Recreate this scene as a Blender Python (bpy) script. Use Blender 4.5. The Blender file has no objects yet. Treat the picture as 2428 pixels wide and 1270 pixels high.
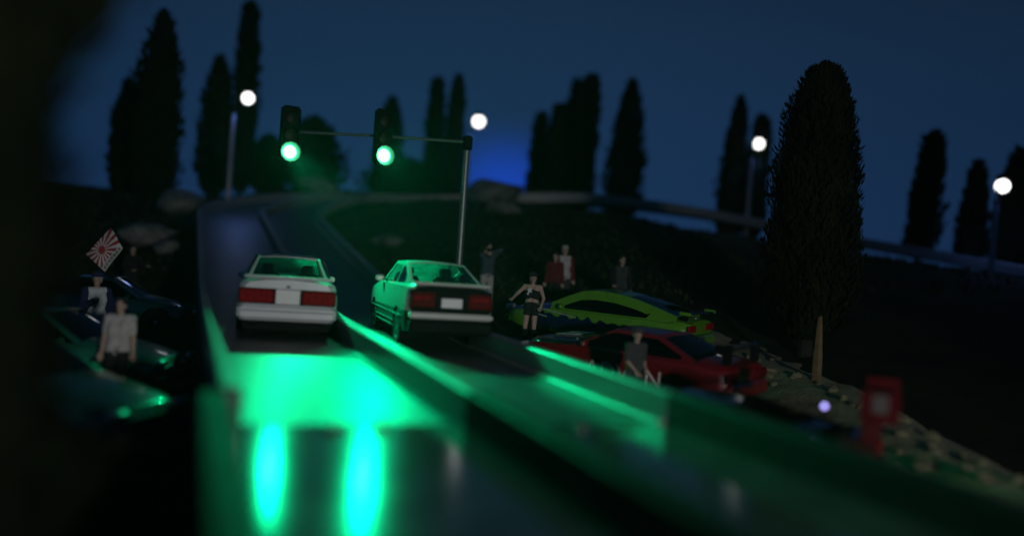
import bpy, bmesh, math, random
import numpy as np
from mathutils import Vector, Matrix, noise
R = math.radians
random.seed(7)
sc = bpy.context.scene
C = sc.collection

# ------------------------------------------------------------------ camera
FPX, CX, CY = 2100.0, 1214.0, 635.0          # pinhole of the photograph (2428 x 1270)
YAW, PITCH, ROLL = R(20.4), R(0.76), R(4.0)
CAM = Vector((0, 0, 1.65))
_r0 = Vector((math.cos(YAW), -math.sin(YAW), 0))
_d = Vector((math.sin(YAW)*math.cos(PITCH), math.cos(YAW)*math.cos(PITCH), -math.sin(PITCH)))
_u0 = _r0.cross(_d)
_r = _r0*math.cos(ROLL) + _u0*math.sin(ROLL)
_u = _u0*math.cos(ROLL) - _r0*math.sin(ROLL)
def U(px, py, Z):                              # photo point at a depth of Z metres -> place
    return CAM + _d*Z + _r*((px-CX)/FPX*Z) - _u*((py-CY)/FPX*Z)
def G(px, py, z):                              # photo point on the level z -> place
    v = _d + _r*((px-CX)/FPX) - _u*((py-CY)/FPX)
    return CAM + v*((z-CAM.z)/v.z)
cd = bpy.data.cameras.new('camera'); cam = bpy.data.objects.new('camera', cd); C.objects.link(cam)
m = Matrix((_r, _u, -_d)).transposed().to_4x4(); m.translation = CAM
cam.matrix_world = m
cd.sensor_width = 36; cd.lens = 36*FPX/2428; cd.clip_end = 500; cd.clip_start = .05
cd.dof.use_dof = True; cd.dof.focus_distance = 18.5; cd.dof.aperture_fstop = .0311/.27
cd.dof.aperture_blades = 0
sc.camera = cam

# ------------------------------------------------------------------ night sky
w = bpy.data.worlds.new('World'); sc.world = w; w.use_nodes = True
nt = w.node_tree; N = nt.nodes; L = nt.links; N.clear()
bg = N.new('ShaderNodeBackground'); out = N.new('ShaderNodeOutputWorld'); L.new(bg.outputs[0], out.inputs[0])
tc = N.new('ShaderNodeTexCoord')
sep = N.new('ShaderNodeSeparateXYZ'); L.new(tc.outputs['Generated'], sep.inputs[0])
rmp = N.new('ShaderNodeValToRGB'); L.new(sep.outputs[2], rmp.inputs[0])
e = rmp.color_ramp.elements
e[0].position = 0; e[0].color = (.0092, .030, .090, 1)
e[1].position = .75; e[1].color = (.004, .011, .024, 1)
k = e.new(.12); k.color = (.0088, .0300, .080, 1)
k = e.new(.24); k.color = (.0086, .0270, .066, 1)
k = e.new(.34); k.color = (.0072, .0205, .048, 1)
glowdir = (U(1195, 475, 100)-CAM).normalized()
dot = N.new('ShaderNodeVectorMath'); dot.operation = 'DOT_PRODUCT'
L.new(tc.outputs['Generated'], dot.inputs[0]); dot.inputs[1].default_value = glowdir
acos = N.new('ShaderNodeMath'); acos.operation = 'ARCCOSINE'; L.new(dot.outputs['Value'], acos.inputs[0])
g1 = N.new('ShaderNodeMapRange'); g1.interpolation_type = 'SMOOTHERSTEP'
g1.inputs[1].default_value = .105; g1.inputs[2].default_value = .0; g1.inputs[3].default_value = 0; g1.inputs[4].default_value = 1
L.new(acos.outputs[0], g1.inputs[0])
mixg = N.new('ShaderNodeMix'); mixg.data_type = 'RGBA'; mixg.blend_type = 'ADD'
L.new(g1.outputs[0], mixg.inputs[0]); L.new(rmp.outputs[0], mixg.inputs[6]); mixg.inputs[7].default_value = (-.004, .022, .33, 1)
g2 = N.new('ShaderNodeMapRange'); g2.interpolation_type = 'SMOOTHSTEP'       # the sky is dimmer away from the glow
g2.inputs[1].default_value = .15; g2.inputs[2].default_value = .65; g2.inputs[3].default_value = 1.0; g2.inputs[4].default_value = .72
L.new(acos.outputs[0], g2.inputs[0])
L.new(mixg.outputs[2], bg.inputs[0]); L.new(g2.outputs[0], bg.inputs[1])

# ------------------------------------------------------------------ the weak white lamp behind the camera
ld = bpy.data.lights.new('room_lamp', 'SPOT'); ld.shadow_soft_size = .5; ld.energy = 6600; ld.color = (.96, 1, .97)
lo = bpy.data.objects.new('room_lamp', ld); C.objects.link(lo)
lo.location = (4.0, -13, 2.6)
lo.rotation_euler = (Vector((5.2, 17, 0.9))-lo.location).to_track_quat('-Z', 'Y').to_euler()
ld.spot_size = R(56); ld.spot_blend = 1.0

vs = sc.view_settings
vs.view_transform = 'Standard'; vs.look = 'None'; vs.exposure = 0; vs.gamma = 1; vs.use_curve_mapping = False
sc.render.engine = 'CYCLES'
sc.cycles.use_denoising = True
sc.cycles.max_bounces = 5; sc.cycles.diffuse_bounces = 2; sc.cycles.glossy_bounces = 3; sc.cycles.transparent_max_bounces = 16
sc.cycles.caustics_reflective = False; sc.cycles.caustics_refractive = False
sc.cycles.sample_clamp_indirect = 4

# ------------------------------------------------------------------ materials
M = {}
def mat(name, col, rough=.5, metal=0, var=0., vscale=6., bump=0., bscale=60., coat=0., spec=.5, emit=None, estr=0, col2=None):
    if name in M: return M[name]
    ma = bpy.data.materials.new(name); ma.use_nodes = True; t = ma.node_tree; b = t.nodes['Principled BSDF']
    b.inputs['Base Color'].default_value = (*col, 1); b.inputs['Roughness'].default_value = rough
    b.inputs['Metallic'].default_value = metal; b.inputs['Coat Weight'].default_value = coat; b.inputs['Coat Roughness'].default_value = .06
    b.inputs['Specular IOR Level'].default_value = spec
    if emit: b.inputs['Emission Color'].default_value = (*emit, 1); b.inputs['Emission Strength'].default_value = estr
    tcn = t.nodes.new('ShaderNodeTexCoord')
    if var or col2:
        n = t.nodes.new('ShaderNodeTexNoise'); n.inputs['Scale'].default_value = vscale; n.inputs['Detail'].default_value = 6
        t.links.new(tcn.outputs['Object'], n.inputs['Vector'])
        rp = t.nodes.new('ShaderNodeValToRGB'); t.links.new(n.outputs[0], rp.inputs[0])
        c2 = col2 or tuple(max(0, c*(1-var)) for c in col)
        rp.color_ramp.elements[0].position = .35; rp.color_ramp.elements[0].color = (*c2, 1)
        rp.color_ramp.elements[1].position = .65; rp.color_ramp.elements[1].color = (*col, 1)
        t.links.new(rp.outputs[0], b.inputs['Base Color'])
        rr = t.nodes.new('ShaderNodeMapRange'); rr.inputs[3].default_value = max(.02, rough*.85); rr.inputs[4].default_value = min(1, rough*1.2)
        t.links.new(n.outputs[0], rr.inputs[0]); t.links.new(rr.outputs[0], b.inputs['Roughness'])
    if bump:
        n2 = t.nodes.new('ShaderNodeTexNoise'); n2.inputs['Scale'].default_value = bscale; n2.inputs['Detail'].default_value = 4
        t.links.new(tcn.outputs['Object'], n2.inputs['Vector'])
        bp = t.nodes.new('ShaderNodeBump'); bp.inputs['Strength'].default_value = bump; bp.inputs['Distance'].default_value = .03
        t.links.new(n2.outputs[0], bp.inputs['Height']); t.links.new(bp.outputs[0], b.inputs['Normal'])
    M[name] = ma
    return ma
def glass(name, tint, rough=.03, fac=.12, haze=0):
    if name in M: return M[name]
    ma = bpy.data.materials.new(name); ma.use_nodes = True; t = ma.node_tree; t.nodes.clear()
    o = t.nodes.new('ShaderNodeOutputMaterial'); mx = t.nodes.new('ShaderNodeMixShader')
    tr = t.nodes.new('ShaderNodeBsdfTransparent'); tr.inputs[0].default_value = (*tint, 1)
    gl = t.nodes.new('ShaderNodeBsdfGlossy'); gl.inputs['Roughness'].default_value = rough
    fr = t.nodes.new('ShaderNodeFresnel'); fr.inputs[0].default_value = 1.35
    ad = t.nodes.new('ShaderNodeMath'); ad.operation = 'ADD'; ad.use_clamp = True; ad.inputs[1].default_value = fac-.04
    t.links.new(fr.outputs[0], ad.inputs[0]); t.links.new(ad.outputs[0], mx.inputs[0])
    t.links.new(tr.outputs[0], mx.inputs[1]); t.links.new(gl.outputs[0], mx.inputs[2])
    if haze:
        tl = t.nodes.new('ShaderNodeBsdfTranslucent'); tl.inputs[0].default_value = (.7, .7, .7, 1)
        m2 = t.nodes.new('ShaderNodeMixShader'); nz = t.nodes.new('ShaderNodeTexNoise'); nz.inputs['Scale'].default_value = 5
        mr = t.nodes.new('ShaderNodeMapRange'); mr.inputs[1].default_value = .3; mr.inputs[2].default_value = .7; mr.inputs[3].default_value = haze*.3; mr.inputs[4].default_value = haze*1.6
        t.links.new(nz.outputs[0], mr.inputs[0]); t.links.new(mr.outputs[0], m2.inputs[0])
        t.links.new(mx.outputs[0], m2.inputs[1]); t.links.new(tl.outputs[0], m2.inputs[2]); t.links.new(m2.outputs[0], o.inputs[0])
    else: t.links.new(mx.outputs[0], o.inputs[0])
    M[name] = ma
    return ma

mat('lane', (.050, .052, .056), .40, var=.30, vscale=1.6, bump=.015, bscale=14, spec=1.0)
mat('gate_plastic', (.075, .095, .09), .13, var=.35, vscale=2.5, bump=.06, bscale=2.2, spec=.5)
mat('gate_wall', (.016, .02, .019), .65, var=.3, vscale=3, spec=.2)
mat('gate_matte', (.016, .02, .02), .7, var=.3, vscale=3, spec=.15)
mat('wall_grey', (.22, .225, .23), .40, var=.15, vscale=1.5, bump=.02, bscale=20)
mat('base_black', (.012, .012, .013), .7, var=.4, vscale=4)
mat('rubber', (.007, .007, .007), .8, spec=.15, var=.3, vscale=20)
mat('black_gloss', (.008, .008, .009), .12, coat=.5)
mat('black_plastic', (.006, .006, .007), .8, var=.3, vscale=10, spec=.2)
mat('chrome', (.75, .75, .78), .12, metal=1)
mat('alloy', (.45, .45, .47), .3, metal=1)
mat('interior', (.30, .31, .31), .28, var=.5, vscale=7)
mat('interior_dark', (.02, .02, .02), .6, var=.3)
mat('interior_tan', (.10, .10, .10), .5, var=.3)
mat('plate_dim', (.085, .075, .07), .8, var=.1)
mat('plate', (.72, .72, .70), .4, var=.06, vscale=8)
mat('tail_red', (.30, .004, .010), .6, var=.45, vscale=16, spec=.08)
mat('tail_red_dark', (.11, .004, .008), .6, var=.4, vscale=16, spec=.08)
mat('amber', (.45, .16, .03), .2)
mat('clear_lamp', (.75, .8, .8), .30, metal=.6)
mat('white_paint', (.70, .69, .70), .22, var=.04, vscale=5, coat=.6)
mat('white_paint_b', (.60, .595, .55), .22, var=.05, vscale=5, coat=.6)
mat('dark_red_paint', (.075, .006, .008), .3, var=.2, vscale=4, coat=.5)
mat('wing_red', (.085, .006, .010), .7, var=.3, vscale=4, spec=.05)
mat('red_paint', (.17, .004, .010), .35, var=.15, vscale=3, coat=.5)
mat('lime_paint', (.105, .29, .018), .28, var=.12, vscale=3, coat=.6)
mat('teal_paint', (.006, .050, .045), .16, metal=.5, var=.2, coat=1)
mat('green_paint', (.012, .15, .085), .30, var=.2, coat=.6)
mat('dark_green_paint', (.007, .055, .034), .25, var=.2, coat=.8)
mat('violet_hood', (.05, .03, .20), .22, var=.3, vscale=4, coat=.9)
mat('navy_graphic', (.008, .018, .07), .3, var=.5, vscale=9, coat=.5)
mat('black_hood', (.01, .022, .018), .22, var=.3, coat=.7)
mat('sticker', (.55, .56, .55), .4, var=.12, vscale=20)
mat('letter', (.80, .76, .74), .5, var=.1, vscale=12)
M['glass_clear'] = glass('glass_clear', (.70, .80, .76), .03, .08, .16)
M['glass_dark'] = glass('glass_dark', (.05, .055, .055), .05, .05)
mat('steel', (.20, .21, .21), .4, metal=.6, var=.2)
mat('pin_metal', (.07, .08, .08), .4, metal=.5, var=.2)
mat('visor_halo', (.10, .11, .105), .5, var=.2)
mat('pole_grey', (.30, .31, .36), .45, metal=.3, var=.2)
mat('signal_black', (.006, .008, .007), .8, var=.3, spec=.1)
mat('lens_off_red', (.010, .002, .002), .5, spec=.2)
mat('lens_off_amber', (.012, .008, .003), .5, spec=.2)
mat('lens_green', (.02, .3, .15), .3, emit=(.065, 1, .38), estr=17)
mat('bulb', (.8, .8, .8), .4, emit=(1, .98, .96), estr=3.2)
mat('grass_ground', (.022, .024, .009), .95, spec=.15, col2=(.008, .011, .004), vscale=.9, bump=.7, bscale=9)
mat('gravel', (.34, .31, .18), .95, col2=(.20, .19, .10), vscale=2.5, bump=.9, bscale=12)
mat('grass', (.030, .042, .012), .9, var=.5, vscale=.6)
mat('rock', (.26, .23, .14), .9, col2=(.12, .11, .06), vscale=3, bump=.6, bscale=12)
mat('rock_grey', (.24, .24, .22), .9, col2=(.10, .10, .09), vscale=3, bump=.6, bscale=12)
mat('cypress', (.013, .017, .007), .95, spec=.08, col2=(.005, .008, .004), vscale=1.5)
mat('bark', (.022, .018, .013), .9, var=.4, vscale=10, bump=.6, bscale=20)
mat('wood', (.22, .15, .085), .85, spec=.1, col2=(.15, .10, .055), vscale=5, bump=.3, bscale=40)
mat('skin', (.42, .29, .22), .55, var=.12, vscale=12)
mat('hair_dark', (.012, .010, .009), .5, var=.4, vscale=40)
mat('hair_grey', (.45, .45, .43), .6, var=.2, vscale=40)
mat('eye_dark', (.01, .008, .008), .2)
mat('lips', (.30, .12, .10), .5)
def cloth(n, c): return mat('cloth_'+n, c, .9, var=.25, vscale=9, bump=.4, bscale=45)
cloth('white', (.50, .47, .44)); cloth('black', (.010, .010, .011)); cloth('charcoal', (.045, .048, .050)); cloth('slate', (.055, .065, .085))
cloth('red', (.12, .010, .016)); cloth('navy', (.010, .015, .07)); cloth('lavender', (.26, .25, .34)); cloth('pale', (.55, .58, .58)); cloth('brown', (.05, .035, .022))
mat('flag_white', (.52, .49, .47), .85, var=.1, vscale=10)
mat('flag_red', (.26, .018, .03), .85, var=.15, vscale=10)
mat('ink', (.01, .012, .012), .8)

# ------------------------------------------------------------------ mesh helpers
class MB:
    def __init__(s): s.v = []; s.f = []; s.m = []
    def add(s, vs_, fs, mi=0):
        o = len(s.v); s.v += [tuple(v) for v in vs_]; s.f += [tuple(i+o for i in f) for f in fs]; s.m += [mi]*len(fs)
    def box(s, c, d, rot=None, mi=0, bev=0):
        x, y, z = d[0]/2, d[1]/2, d[2]/2
        if bev:
            b = min(bev, x*.9, y*.9, z*.9); pts = []
            for sz in (-1, 1):
                for ins in ((b, 0), (0, b)) if sz < 0 else ((0, b), (b, 0)):
                    i, dz = ins
                    X, Y = x-i, y-i
                    ring = [(X-b, -Y), (X, -Y+b), (X, Y-b), (X-b, Y), (-X+b, Y), (-X, Y-b), (-X, -Y+b), (-X+b, -Y)]
                    pts += [(p[0], p[1], sz*(z-dz)) for p in ring]
            fs = [tuple(range(7, -1, -1)), tuple(range(24, 32))]
            for k in range(3):
                for q in range(8): fs.append((k*8+q, k*8+(q+1) % 8, k*8+8+(q+1) % 8, k*8+8+q))
        else:
            pts = [(-x, -y, -z), (x, -y, -z), (x, y, -z), (-x, y, -z), (-x, -y, z), (x, -y, z), (x, y, z), (-x, y, z)]
            fs = [(3, 2, 1, 0), (4, 5, 6, 7), (0, 1, 5, 4), (1, 2, 6, 5), (2, 3, 7, 6), (3, 0, 4, 7)]
        c = Vector(c); pts = [Vector(p) for p in pts]
        if rot is not None: pts = [rot @ p for p in pts]
        s.add([p+c for p in pts], fs, mi)
    def tube(s, pts, rads, n=10, mi=0, cap=True):
        pts = [Vector(p) for p in pts]
        if not hasattr(rads, '__len__'): rads = [rads]*len(pts)
        rings = []
        for i, p in enumerate(pts):
            t = (pts[min(i+1, len(pts)-1)]-pts[max(i-1, 0)]).normalized()
            a = t.orthogonal().normalized() if abs(t.z) > .9 or True else None
            up = Vector((0, 0, 1)) if abs(t.z) < .9 else Vector((0, 1, 0))
            a = t.cross(up).normalized(); b = a.cross(t)
            rings.append([p+(a*math.cos(q*2*math.pi/n)+b*math.sin(q*2*math.pi/n))*rads[i] for q in range(n)])
        vs_ = [v for r_ in rings for v in r_]; fs = []
        for i in range(len(pts)-1):
            for q in range(n): fs.append((i*n+q, i*n+(q+1) % n, (i+1)*n+(q+1) % n, (i+1)*n+q))
        if cap: fs.append(tuple(range(n-1, -1, -1))); fs.append(tuple((len(pts)-1)*n+q for q in range(n)))
        s.add(vs_, fs, mi)
    def lathe(s, prof, c=(0, 0, 0), axis='z', n=20, mi=0):     # prof: (radius, height)
        vs_ = []; fs = []
        for r_, h in prof:
            for q in range(n):
                a = q*2*math.pi/n; x, y = r_*math.cos(a), r_*math.sin(a)
                p = {'z': (x, y, h), 'y': (x, h, y), 'x': (h, x, y)}[axis]
                vs_.append((p[0]+c[0], p[1]+c[1], p[2]+c[2]))
        for i in range(len(prof)-1):
            for q in range(n): fs.append((i*n+q, i*n+(q+1) % n, (i+1)*n+(q+1) % n, (i+1)*n+q))
        fs.append(tuple(range(n))); fs.append(tuple((len(prof)-1)*n+q for q in range(n)))
        s.add(vs_, fs, mi)
    def ball(s, c, r_, n=12, mi=0):
        if not hasattr(r_, '__len__'): r_ = (r_, r_, r_)
        vs_ = []; fs = []; k = n//2
        for i in range(1, k):
            th = math.pi*i/k
            for q in range(n):
                ph = 2*math.pi*q/n
                vs_.append((c[0]+r_[0]*math.sin(th)*math.cos(ph), c[1]+r_[1]*math.sin(th)*math.sin(ph), c[2]+r_[2]*math.cos(th)))
        for i in range(k-2):
            for q in range(n): fs.append((i*n+q, (i+1)*n+q, (i+1)*n+(q+1) % n, i*n+(q+1) % n))
        t = len(vs_); vs_.append((c[0], c[1], c[2]+r_[2])); vs_.append((c[0], c[1], c[2]-r_[2]))
        for q in range(n):
            fs.append((t, q, (q+1) % n)); fs.append((t+1, (k-2)*n+(q+1) % n, (k-2)*n+q))
        s.add(vs_, fs, mi)
    def mesh(s, name):
        me = bpy.data.meshes.new(name); me.from_pydata(s.v, [], s.f)
        me.polygons.foreach_set('material_index', s.m); me.update()
        return me
    def build(s, name, mats, parent=None, smooth=True, angle=30, fix=True, weld=0):
        me = s.mesh(name)
        if fix:
            bm = bmesh.new(); bm.from_mesh(me)
            if weld: bmesh.ops.remove_doubles(bm, verts=bm.verts, dist=weld)
            bmesh.ops.recalc_face_normals(bm, faces=bm.faces); bm.to_mesh(me); bm.free()
        return link(name, me, mats, parent, smooth, angle)
def link(name, me, mats, parent=None, smooth=True, angle=30):
    if not isinstance(mats, (list, tuple)): mats = [mats]
    if not me.materials:
        for q in mats: me.materials.append(M[q] if isinstance(q, str) else q)
    if smooth:
        me.shade_smooth()
        if angle: me.set_sharp_from_angle(angle=R(angle))
    o = bpy.data.objects.new(name, me); C.objects.link(o)
    if parent: o.parent = parent
    return o
def tag(o, label=None, cat=None, group=None, kind=None):
    if label: o['label'] = label
    if cat: o['category'] = cat
    if group: o['group'] = group
    if kind: o['kind'] = kind
    return o
def empty(name, loc, rz=0, label=None, cat=None, group=None):
    o = bpy.data.objects.new(name, None); C.objects.link(o); o.location = loc; o.rotation_euler = (0, 0, rz); o.empty_display_size = .2
    return tag(o, label, cat, group)
def apply_mods(o):
    dg = bpy.context.evaluated_depsgraph_get(); dg.update()
    me = bpy.data.meshes.new_from_object(o.evaluated_get(dg)); old = o.data
    o.modifiers.clear(); o.data = me; bpy.data.meshes.remove(old)
    return me
def text_mesh(body, size, depth):
    cu = bpy.data.curves.new('letters', 'FONT'); cu.body = body; cu.size = size; cu.extrude = depth; cu.align_x = 'CENTER'; cu.align_y = 'CENTER'; cu.resolution_u = 3
    o = bpy.data.objects.new('letters', cu); C.objects.link(o)
    dg = bpy.context.evaluated_depsgraph_get(); dg.update()
    me = bpy.data.meshes.new_from_object(o.evaluated_get(dg)); bpy.data.objects.remove(o); bpy.data.curves.remove(cu)
    return me
def ss(a, b, x):
    t = min(1, max(0, (x-a)/(b-a))); return t*t*(3-2*t)

# ------------------------------------------------------------------ course of the track (x across, y along)
def track_points():
    pts = []
    y = -3.0
    zs = lambda q: float(np.interp(q, [-9, 17, 20, 24, 30, 36, 41], [0, 0, .20, .65, 1.55, 2.45, 3.1]))
    while y < 36.0: pts.append(Vector((2.75, y, zs(y)))); y += .75
    cx, cy, rad = 2.75+8.0, 36.0, 8.0
    for i in range(0, 19):
        a = R(i*5.2); pts.append(Vector((cx-rad*math.cos(a), cy+rad*math.sin(a), 2.45+1.45*ss(0, 14, i))))
    p = pts[-1].copy()
    tgt = [U(1330, 470, 46), U(1500, 484, 45), U(1700, 512, 43), U(1900, 552, 41), U(2100, 586, 38.5), U(2300, 618, 36), U(2520, 660, 33.5)]
    last = p
    for q in tgt:
        q.z -= .10
        n = 4
        for i in range(1, n+1): pts.append(last.lerp(q, i/n))
        last = q
    # ease the joints
    for _ in range(6):
        pts = [pts[0]]+[(pts[i-1]+pts[i]*2+pts[i+1])/4 for i in range(1, len(pts)-1)]+[pts[-1]]
    return pts
TP = track_points()
def frames(pts):
    fr = []
    for i, p in enumerate(pts):
        t = pts[min(i+1, len(pts)-1)]-pts[max(i-1, 0)]; t.z = 0; t.normalize()
        fr.append((p, Vector((t.y, -t.x, 0))))
    return fr
TF = frames(TP)
def sweep(section, fr, name, mats, parent=None, mis=None, cap=True):   # section: closed loop of (offset from centre, height)
    b = MB(); n = len(section); vs_ = []
    for p, rt in fr:
        for (ox, oz) in section: vs_.append(p+rt*ox+Vector((0, 0, oz)))
    fs = [(i*n+q, i*n+(q+1) % n, (i+1)*n+(q+1) % n, (i+1)*n+q) for i in range(len(fr)-1) for q in range(n)]
    b.add(vs_, fs)
    if cap: b.add([vs_[q] for q in range(n)], [tuple(range(n))]); b.add([vs_[(len(fr)-1)*n+q] for q in range(n)], [tuple(range(n))])
    return b.build(name, mats, parent, angle=30)
GATE_Y = 8.1
far = [f for f in TF if f[0].y >= GATE_Y-.4 or f[0].x > 4]
far[0] = (Vector((2.75, GATE_Y, 0)), Vector((1, 0, 0)))
XL, XM0, XM1, XR = -2.20, -.12, .10, 2.10     # inner left wall, divider, inner right wall (offsets from the centre line)
WH = .33
road = sweep([(XL-.02, 0), (XR+.02, 0), (XR+.02, -.12), (XL-.02, -.12)], far, 'road', 'lane'); tag(road, 'pale grey two lane track rising and curving away', kind='structure')
o = sweep([(XL-.18, -.05), (XL, -.05), (XL, WH-.02), (XL-.02, WH), (XL-.16, WH), (XL-.18, WH-.02)], far, 'guard_wall', 'wall_grey')
tag(o, 'low guard wall along the left edge of the track beside the row of dark parked cars', 'wall', 'guard walls of the track')
o = sweep([(XM0, -.05), (XM1, -.05), (XM1, WH-.02), (XM1-.02, WH), (XM0+.02, WH), (XM0, WH-.02)], far, 'guard_wall', 'wall_grey')
tag(o, 'low dividing wall between the two lanes, next to the rear of the white coupe', 'wall', 'guard walls of the track')
o = sweep([(XR-.10, -.05), (XR+.20, -.05), (XR+.20, WH-.02), (XR+.18, WH), (XR+.02, WH), (XR, WH-.02), (XR-.015, .045), (XR-.09, .03), (XR-.10, .015)], far, 'guard_wall', 'wall_grey')
tag(o, 'low guard wall on the right side of the track in front of the red car', 'wall', 'guard walls of the track')
near = [f for f in TF if f[0].y <= 26 and f[0].x < 4]
o = sweep([(XL-.17, -.13), (XR+.19, -.13), (XR+.19, -1.6), (XL-.17, -1.6)], near, 'road_base', 'base_black'); tag(o, kind='structure')

# start section (closer than the gate line)
gt = empty('start_gate', (2.75, GATE_Y, 0), 0, 'dark glossy plastic starting section of the track nearest the viewer', 'start gate')
def lbox(name, x0, x1, y0, y1, z0, z1, ma, parent, bev=.02):
    b = MB(); b.box(((x0+x1)/2, (y0+y1)/2, (z0+z1)/2), (x1-x0, y1-y0, z1-z0), bev=bev); return b.build(name, ma, parent)
lbox('lane_plate', XL-.12, XM0-.005, -7.6, -.01, -.10, .012, 'gate_plastic', gt)
lbox('lane_plate', XM1+.005, XR, -7.6, -.01, -.10, .012, 'gate_plastic', gt)
lbox('side_wall', XL-.36, XL-.125, -7.6, -.02, -.13, .31, 'gate_wall', gt)
lbox('divider', XM0-.004, XM1+.004, -7.6, -.004, -.10, .337, 'gate_matte', gt)
lbox('side_wall', XR-.004, XR+.24, -7.6, -.004, -.13, .337, 'gate_matte', gt)
for px, ln in ((-1.42, 0), (-.98, 0), (1.0, 1)):
    b = MB(); b.lathe([(.075, 0), (.075, .035), (.065, .05), (.0, .052)], (px, -.25, .012), n=18)
    pg = b.build('gate_pin', 'pin_metal', gt)
    b = MB(); b.box((px, -.25, .068), (.014, .12, .008)); b.build('slot', 'black_plastic', pg)
lbox('end_post', XL-.19, XL+.004, -.10, -.004, .0, .337, 'gate_plastic', gt)
lbox('slider', 1.10, 1.62, -.31, -.19, .012, .03, 'gate_wall', gt, .008)

# ------------------------------------------------------------------ ground
UPTS = [18, 20, 23, 27, 31, 36, 40, 46, 51, 54.5, 58, 66, 80]
UZ = [-.95, -.92, -.76, -.25, .30, 1.05, 1.85, 3.1, 4.1, 4.55, 4.6, 4.2, 3.0]
def terr(x, y):
    # right of the track: rises with x + y to a ridge that sinks to the right
    zr = float(np.interp(x+y, UPTS, UZ))
    k = 1-.5*ss(10, 31, x)
    if zr > 0: zr *= k
    # left of the track
    zl = float(np.interp(y, [13, 17, 24, 29, 34, 40, 46, 60], [-1.0, -.78, -.62, .1, 1.3, 2.9, 3.6, 3.0]))
    zl += .35*ss(-4, -14, x)*ss(14, 24, y)
    t = ss(-1.5, 7.0, x) if y > 24 else (1 if x > 2.75 else 0)
    z = zl*(1-t)+zr*t
    n = noise.noise(Vector((x*.35, y*.35, 0)))*.22+noise.noise(Vector((x*1.1, y*1.1, 3)))*.08
    amp = ss(22, 30, x+y) if x > 3 else ss(22, 28, y)
    z += n*(.25+.75*amp)
    return z
def dist_track(x, y):
    best = 1e9; bz = 0
    for p, rt in TF:
        d2 = (p.x-x)**2+(p.y-y)**2
        if d2 < best: best = d2; bz = p.z
    return math.sqrt(best), bz
PADS = [(9.1, 18.15, -.21, 1.9), (8.07, 14.68, -.77, 1.9), (6.3, 9.6, -1.06, 2.0), (-1.58, 23.3, -.80, 1.9), (-1.97, 16.22, -1.01, 2.2), (-2.2, 12.3, -1.06, 2.2),
        (7.81, 22.92, .22, .5), (9.93, 22.56, .24, .5), (9.62, 22.46, .21, .4), (10.97, 21.11, .13, .7), (6.92, 17.27, -.20, .55), (7.09, 12.93, -.91, .5), (-1.52, 18.91, -1.08, .8), (-1.36, 27.81, -.57, .8)]
def ground_z(x, y):
    z = terr(x, y); d, tz = dist_track(x, y)
    for (ax, ay, az, ar) in PADS:                 # level standing places for cars and people
        q = math.hypot(x-ax, y-ay)
        if q < ar+1.3: z += (az-z)*ss(ar+1.3, ar*.8, q)
    if y > 14 or x > 6:
        if d < 4.6:
            f = ss(4.6, 2.5, d); z = z*(1-f)+min(z, tz-.16)*f
            if d < 2.7: z = min(z, tz-.16)
    else:
        if .3 < x < 5.1: z = -1.3
    return z
b = MB(); xs = np.concatenate([np.linspace(-34, -14, 10), np.arange(-13, 30, .55), np.linspace(30.5, 52, 14)]); ys = np.concatenate([np.linspace(-20, 0, 8), np.arange(.6, 52, .55), np.linspace(53, 72, 10)])
GV = [(float(x), float(y), ground_z(float(x), float(y))) for y in ys for x in xs]; nx = len(xs)
b.add(GV, [(j*nx+i, j*nx+i+1, (j+1)*nx+i+1, (j+1)*nx+i) for j in range(len(ys)-1) for i in range(nx-1)])
ground = b.build('ground', 'grass_ground', angle=0); tag(ground, kind='structure')

def on_ground(px, py, Z):
    p = U(px, py, Z); p.z = ground_z(p.x, p.y); return p

# scattered grass tufts as one mass
b = MB(); rg = random.Random(3)
for i in range(9000):
    x = rg.uniform(5.6, 26) if rg.random() < .75 else rg.uniform(-12, 0); y = rg.uniform(20, 46) if x > 5 else rg.uniform(22, 44)
    if x > 5 and x+y < 31: continue
    if dist_track(x, y)[0] < 2.9: continue
    z = ground_z(x, y); h = rg.uniform(.05, .22); a = rg.uniform(0, 6.3); dx, dy = math.cos(a)*.06, math.sin(a)*.06
    b.add([(x-dx, y-dy, z-.02), (x+dx, y+dy, z-.02), (x+rg.uniform(-.08, .08), y+rg.uniform(-.08, .08), z+h)], [(0, 1, 2)])
tag(b.build('grass', 'grass', fix=False, smooth=False), 'short dark grass on the hillside', 'grass', kind='stuff')

# ------------------------------------------------------------------ rocks
def rock_mesh(seed, name='rock'):
    b = MB(); b.ball((0, 0, 0), 1, n=10); r2 = random.Random(seed); off = Vector((seed*3.1, seed*1.7, seed))
    b.v = [tuple(Vector(v)*(1+.42*noise.noise(Vector(v)*1.3+off)+.16*noise.noise(Vector(v)*3.3+off))) for v in b.v]
    return b.mesh(name)
rocks = [rock_mesh(i) for i in range(7)]
for r_ in rocks: r_.materials.append(M['rock']); r_.shade_smooth(); r_.set_sharp_from_angle(angle=R(55))
rocks_g = [rock_mesh(i+20) for i in range(4)]
for r_ in rocks_g: r_.materials.append(M['rock_grey']); r_.shade_smooth(); r_.set_sharp_from_angle(angle=R(55))
def rock(me, loc, s, label, group=None, cat='rock'):
    o = bpy.data.objects.new('rock', me); C.objects.link(o); o.location = loc
    o.scale = s; o.rotation_euler = (rg.uniform(-.3, .3), rg.uniform(-.3, .3), rg.uniform(0, 6.3))
    return tag(o, label, cat, group)
bank = []
for (px, py, Z) in ((1600, 745, 23), (1680, 785, 21.5), (1760, 822, 20), (1840, 862, 18.4), (1900, 892, 17.2), (1990, 935, 15.4), (2110, 995, 13.6), (2200, 1040, 12.4), (2300, 1090, 11.3), (2400, 1140, 10.4), (2520, 1200, 9.5)):
    bank.append(U(px, py, Z))
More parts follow.
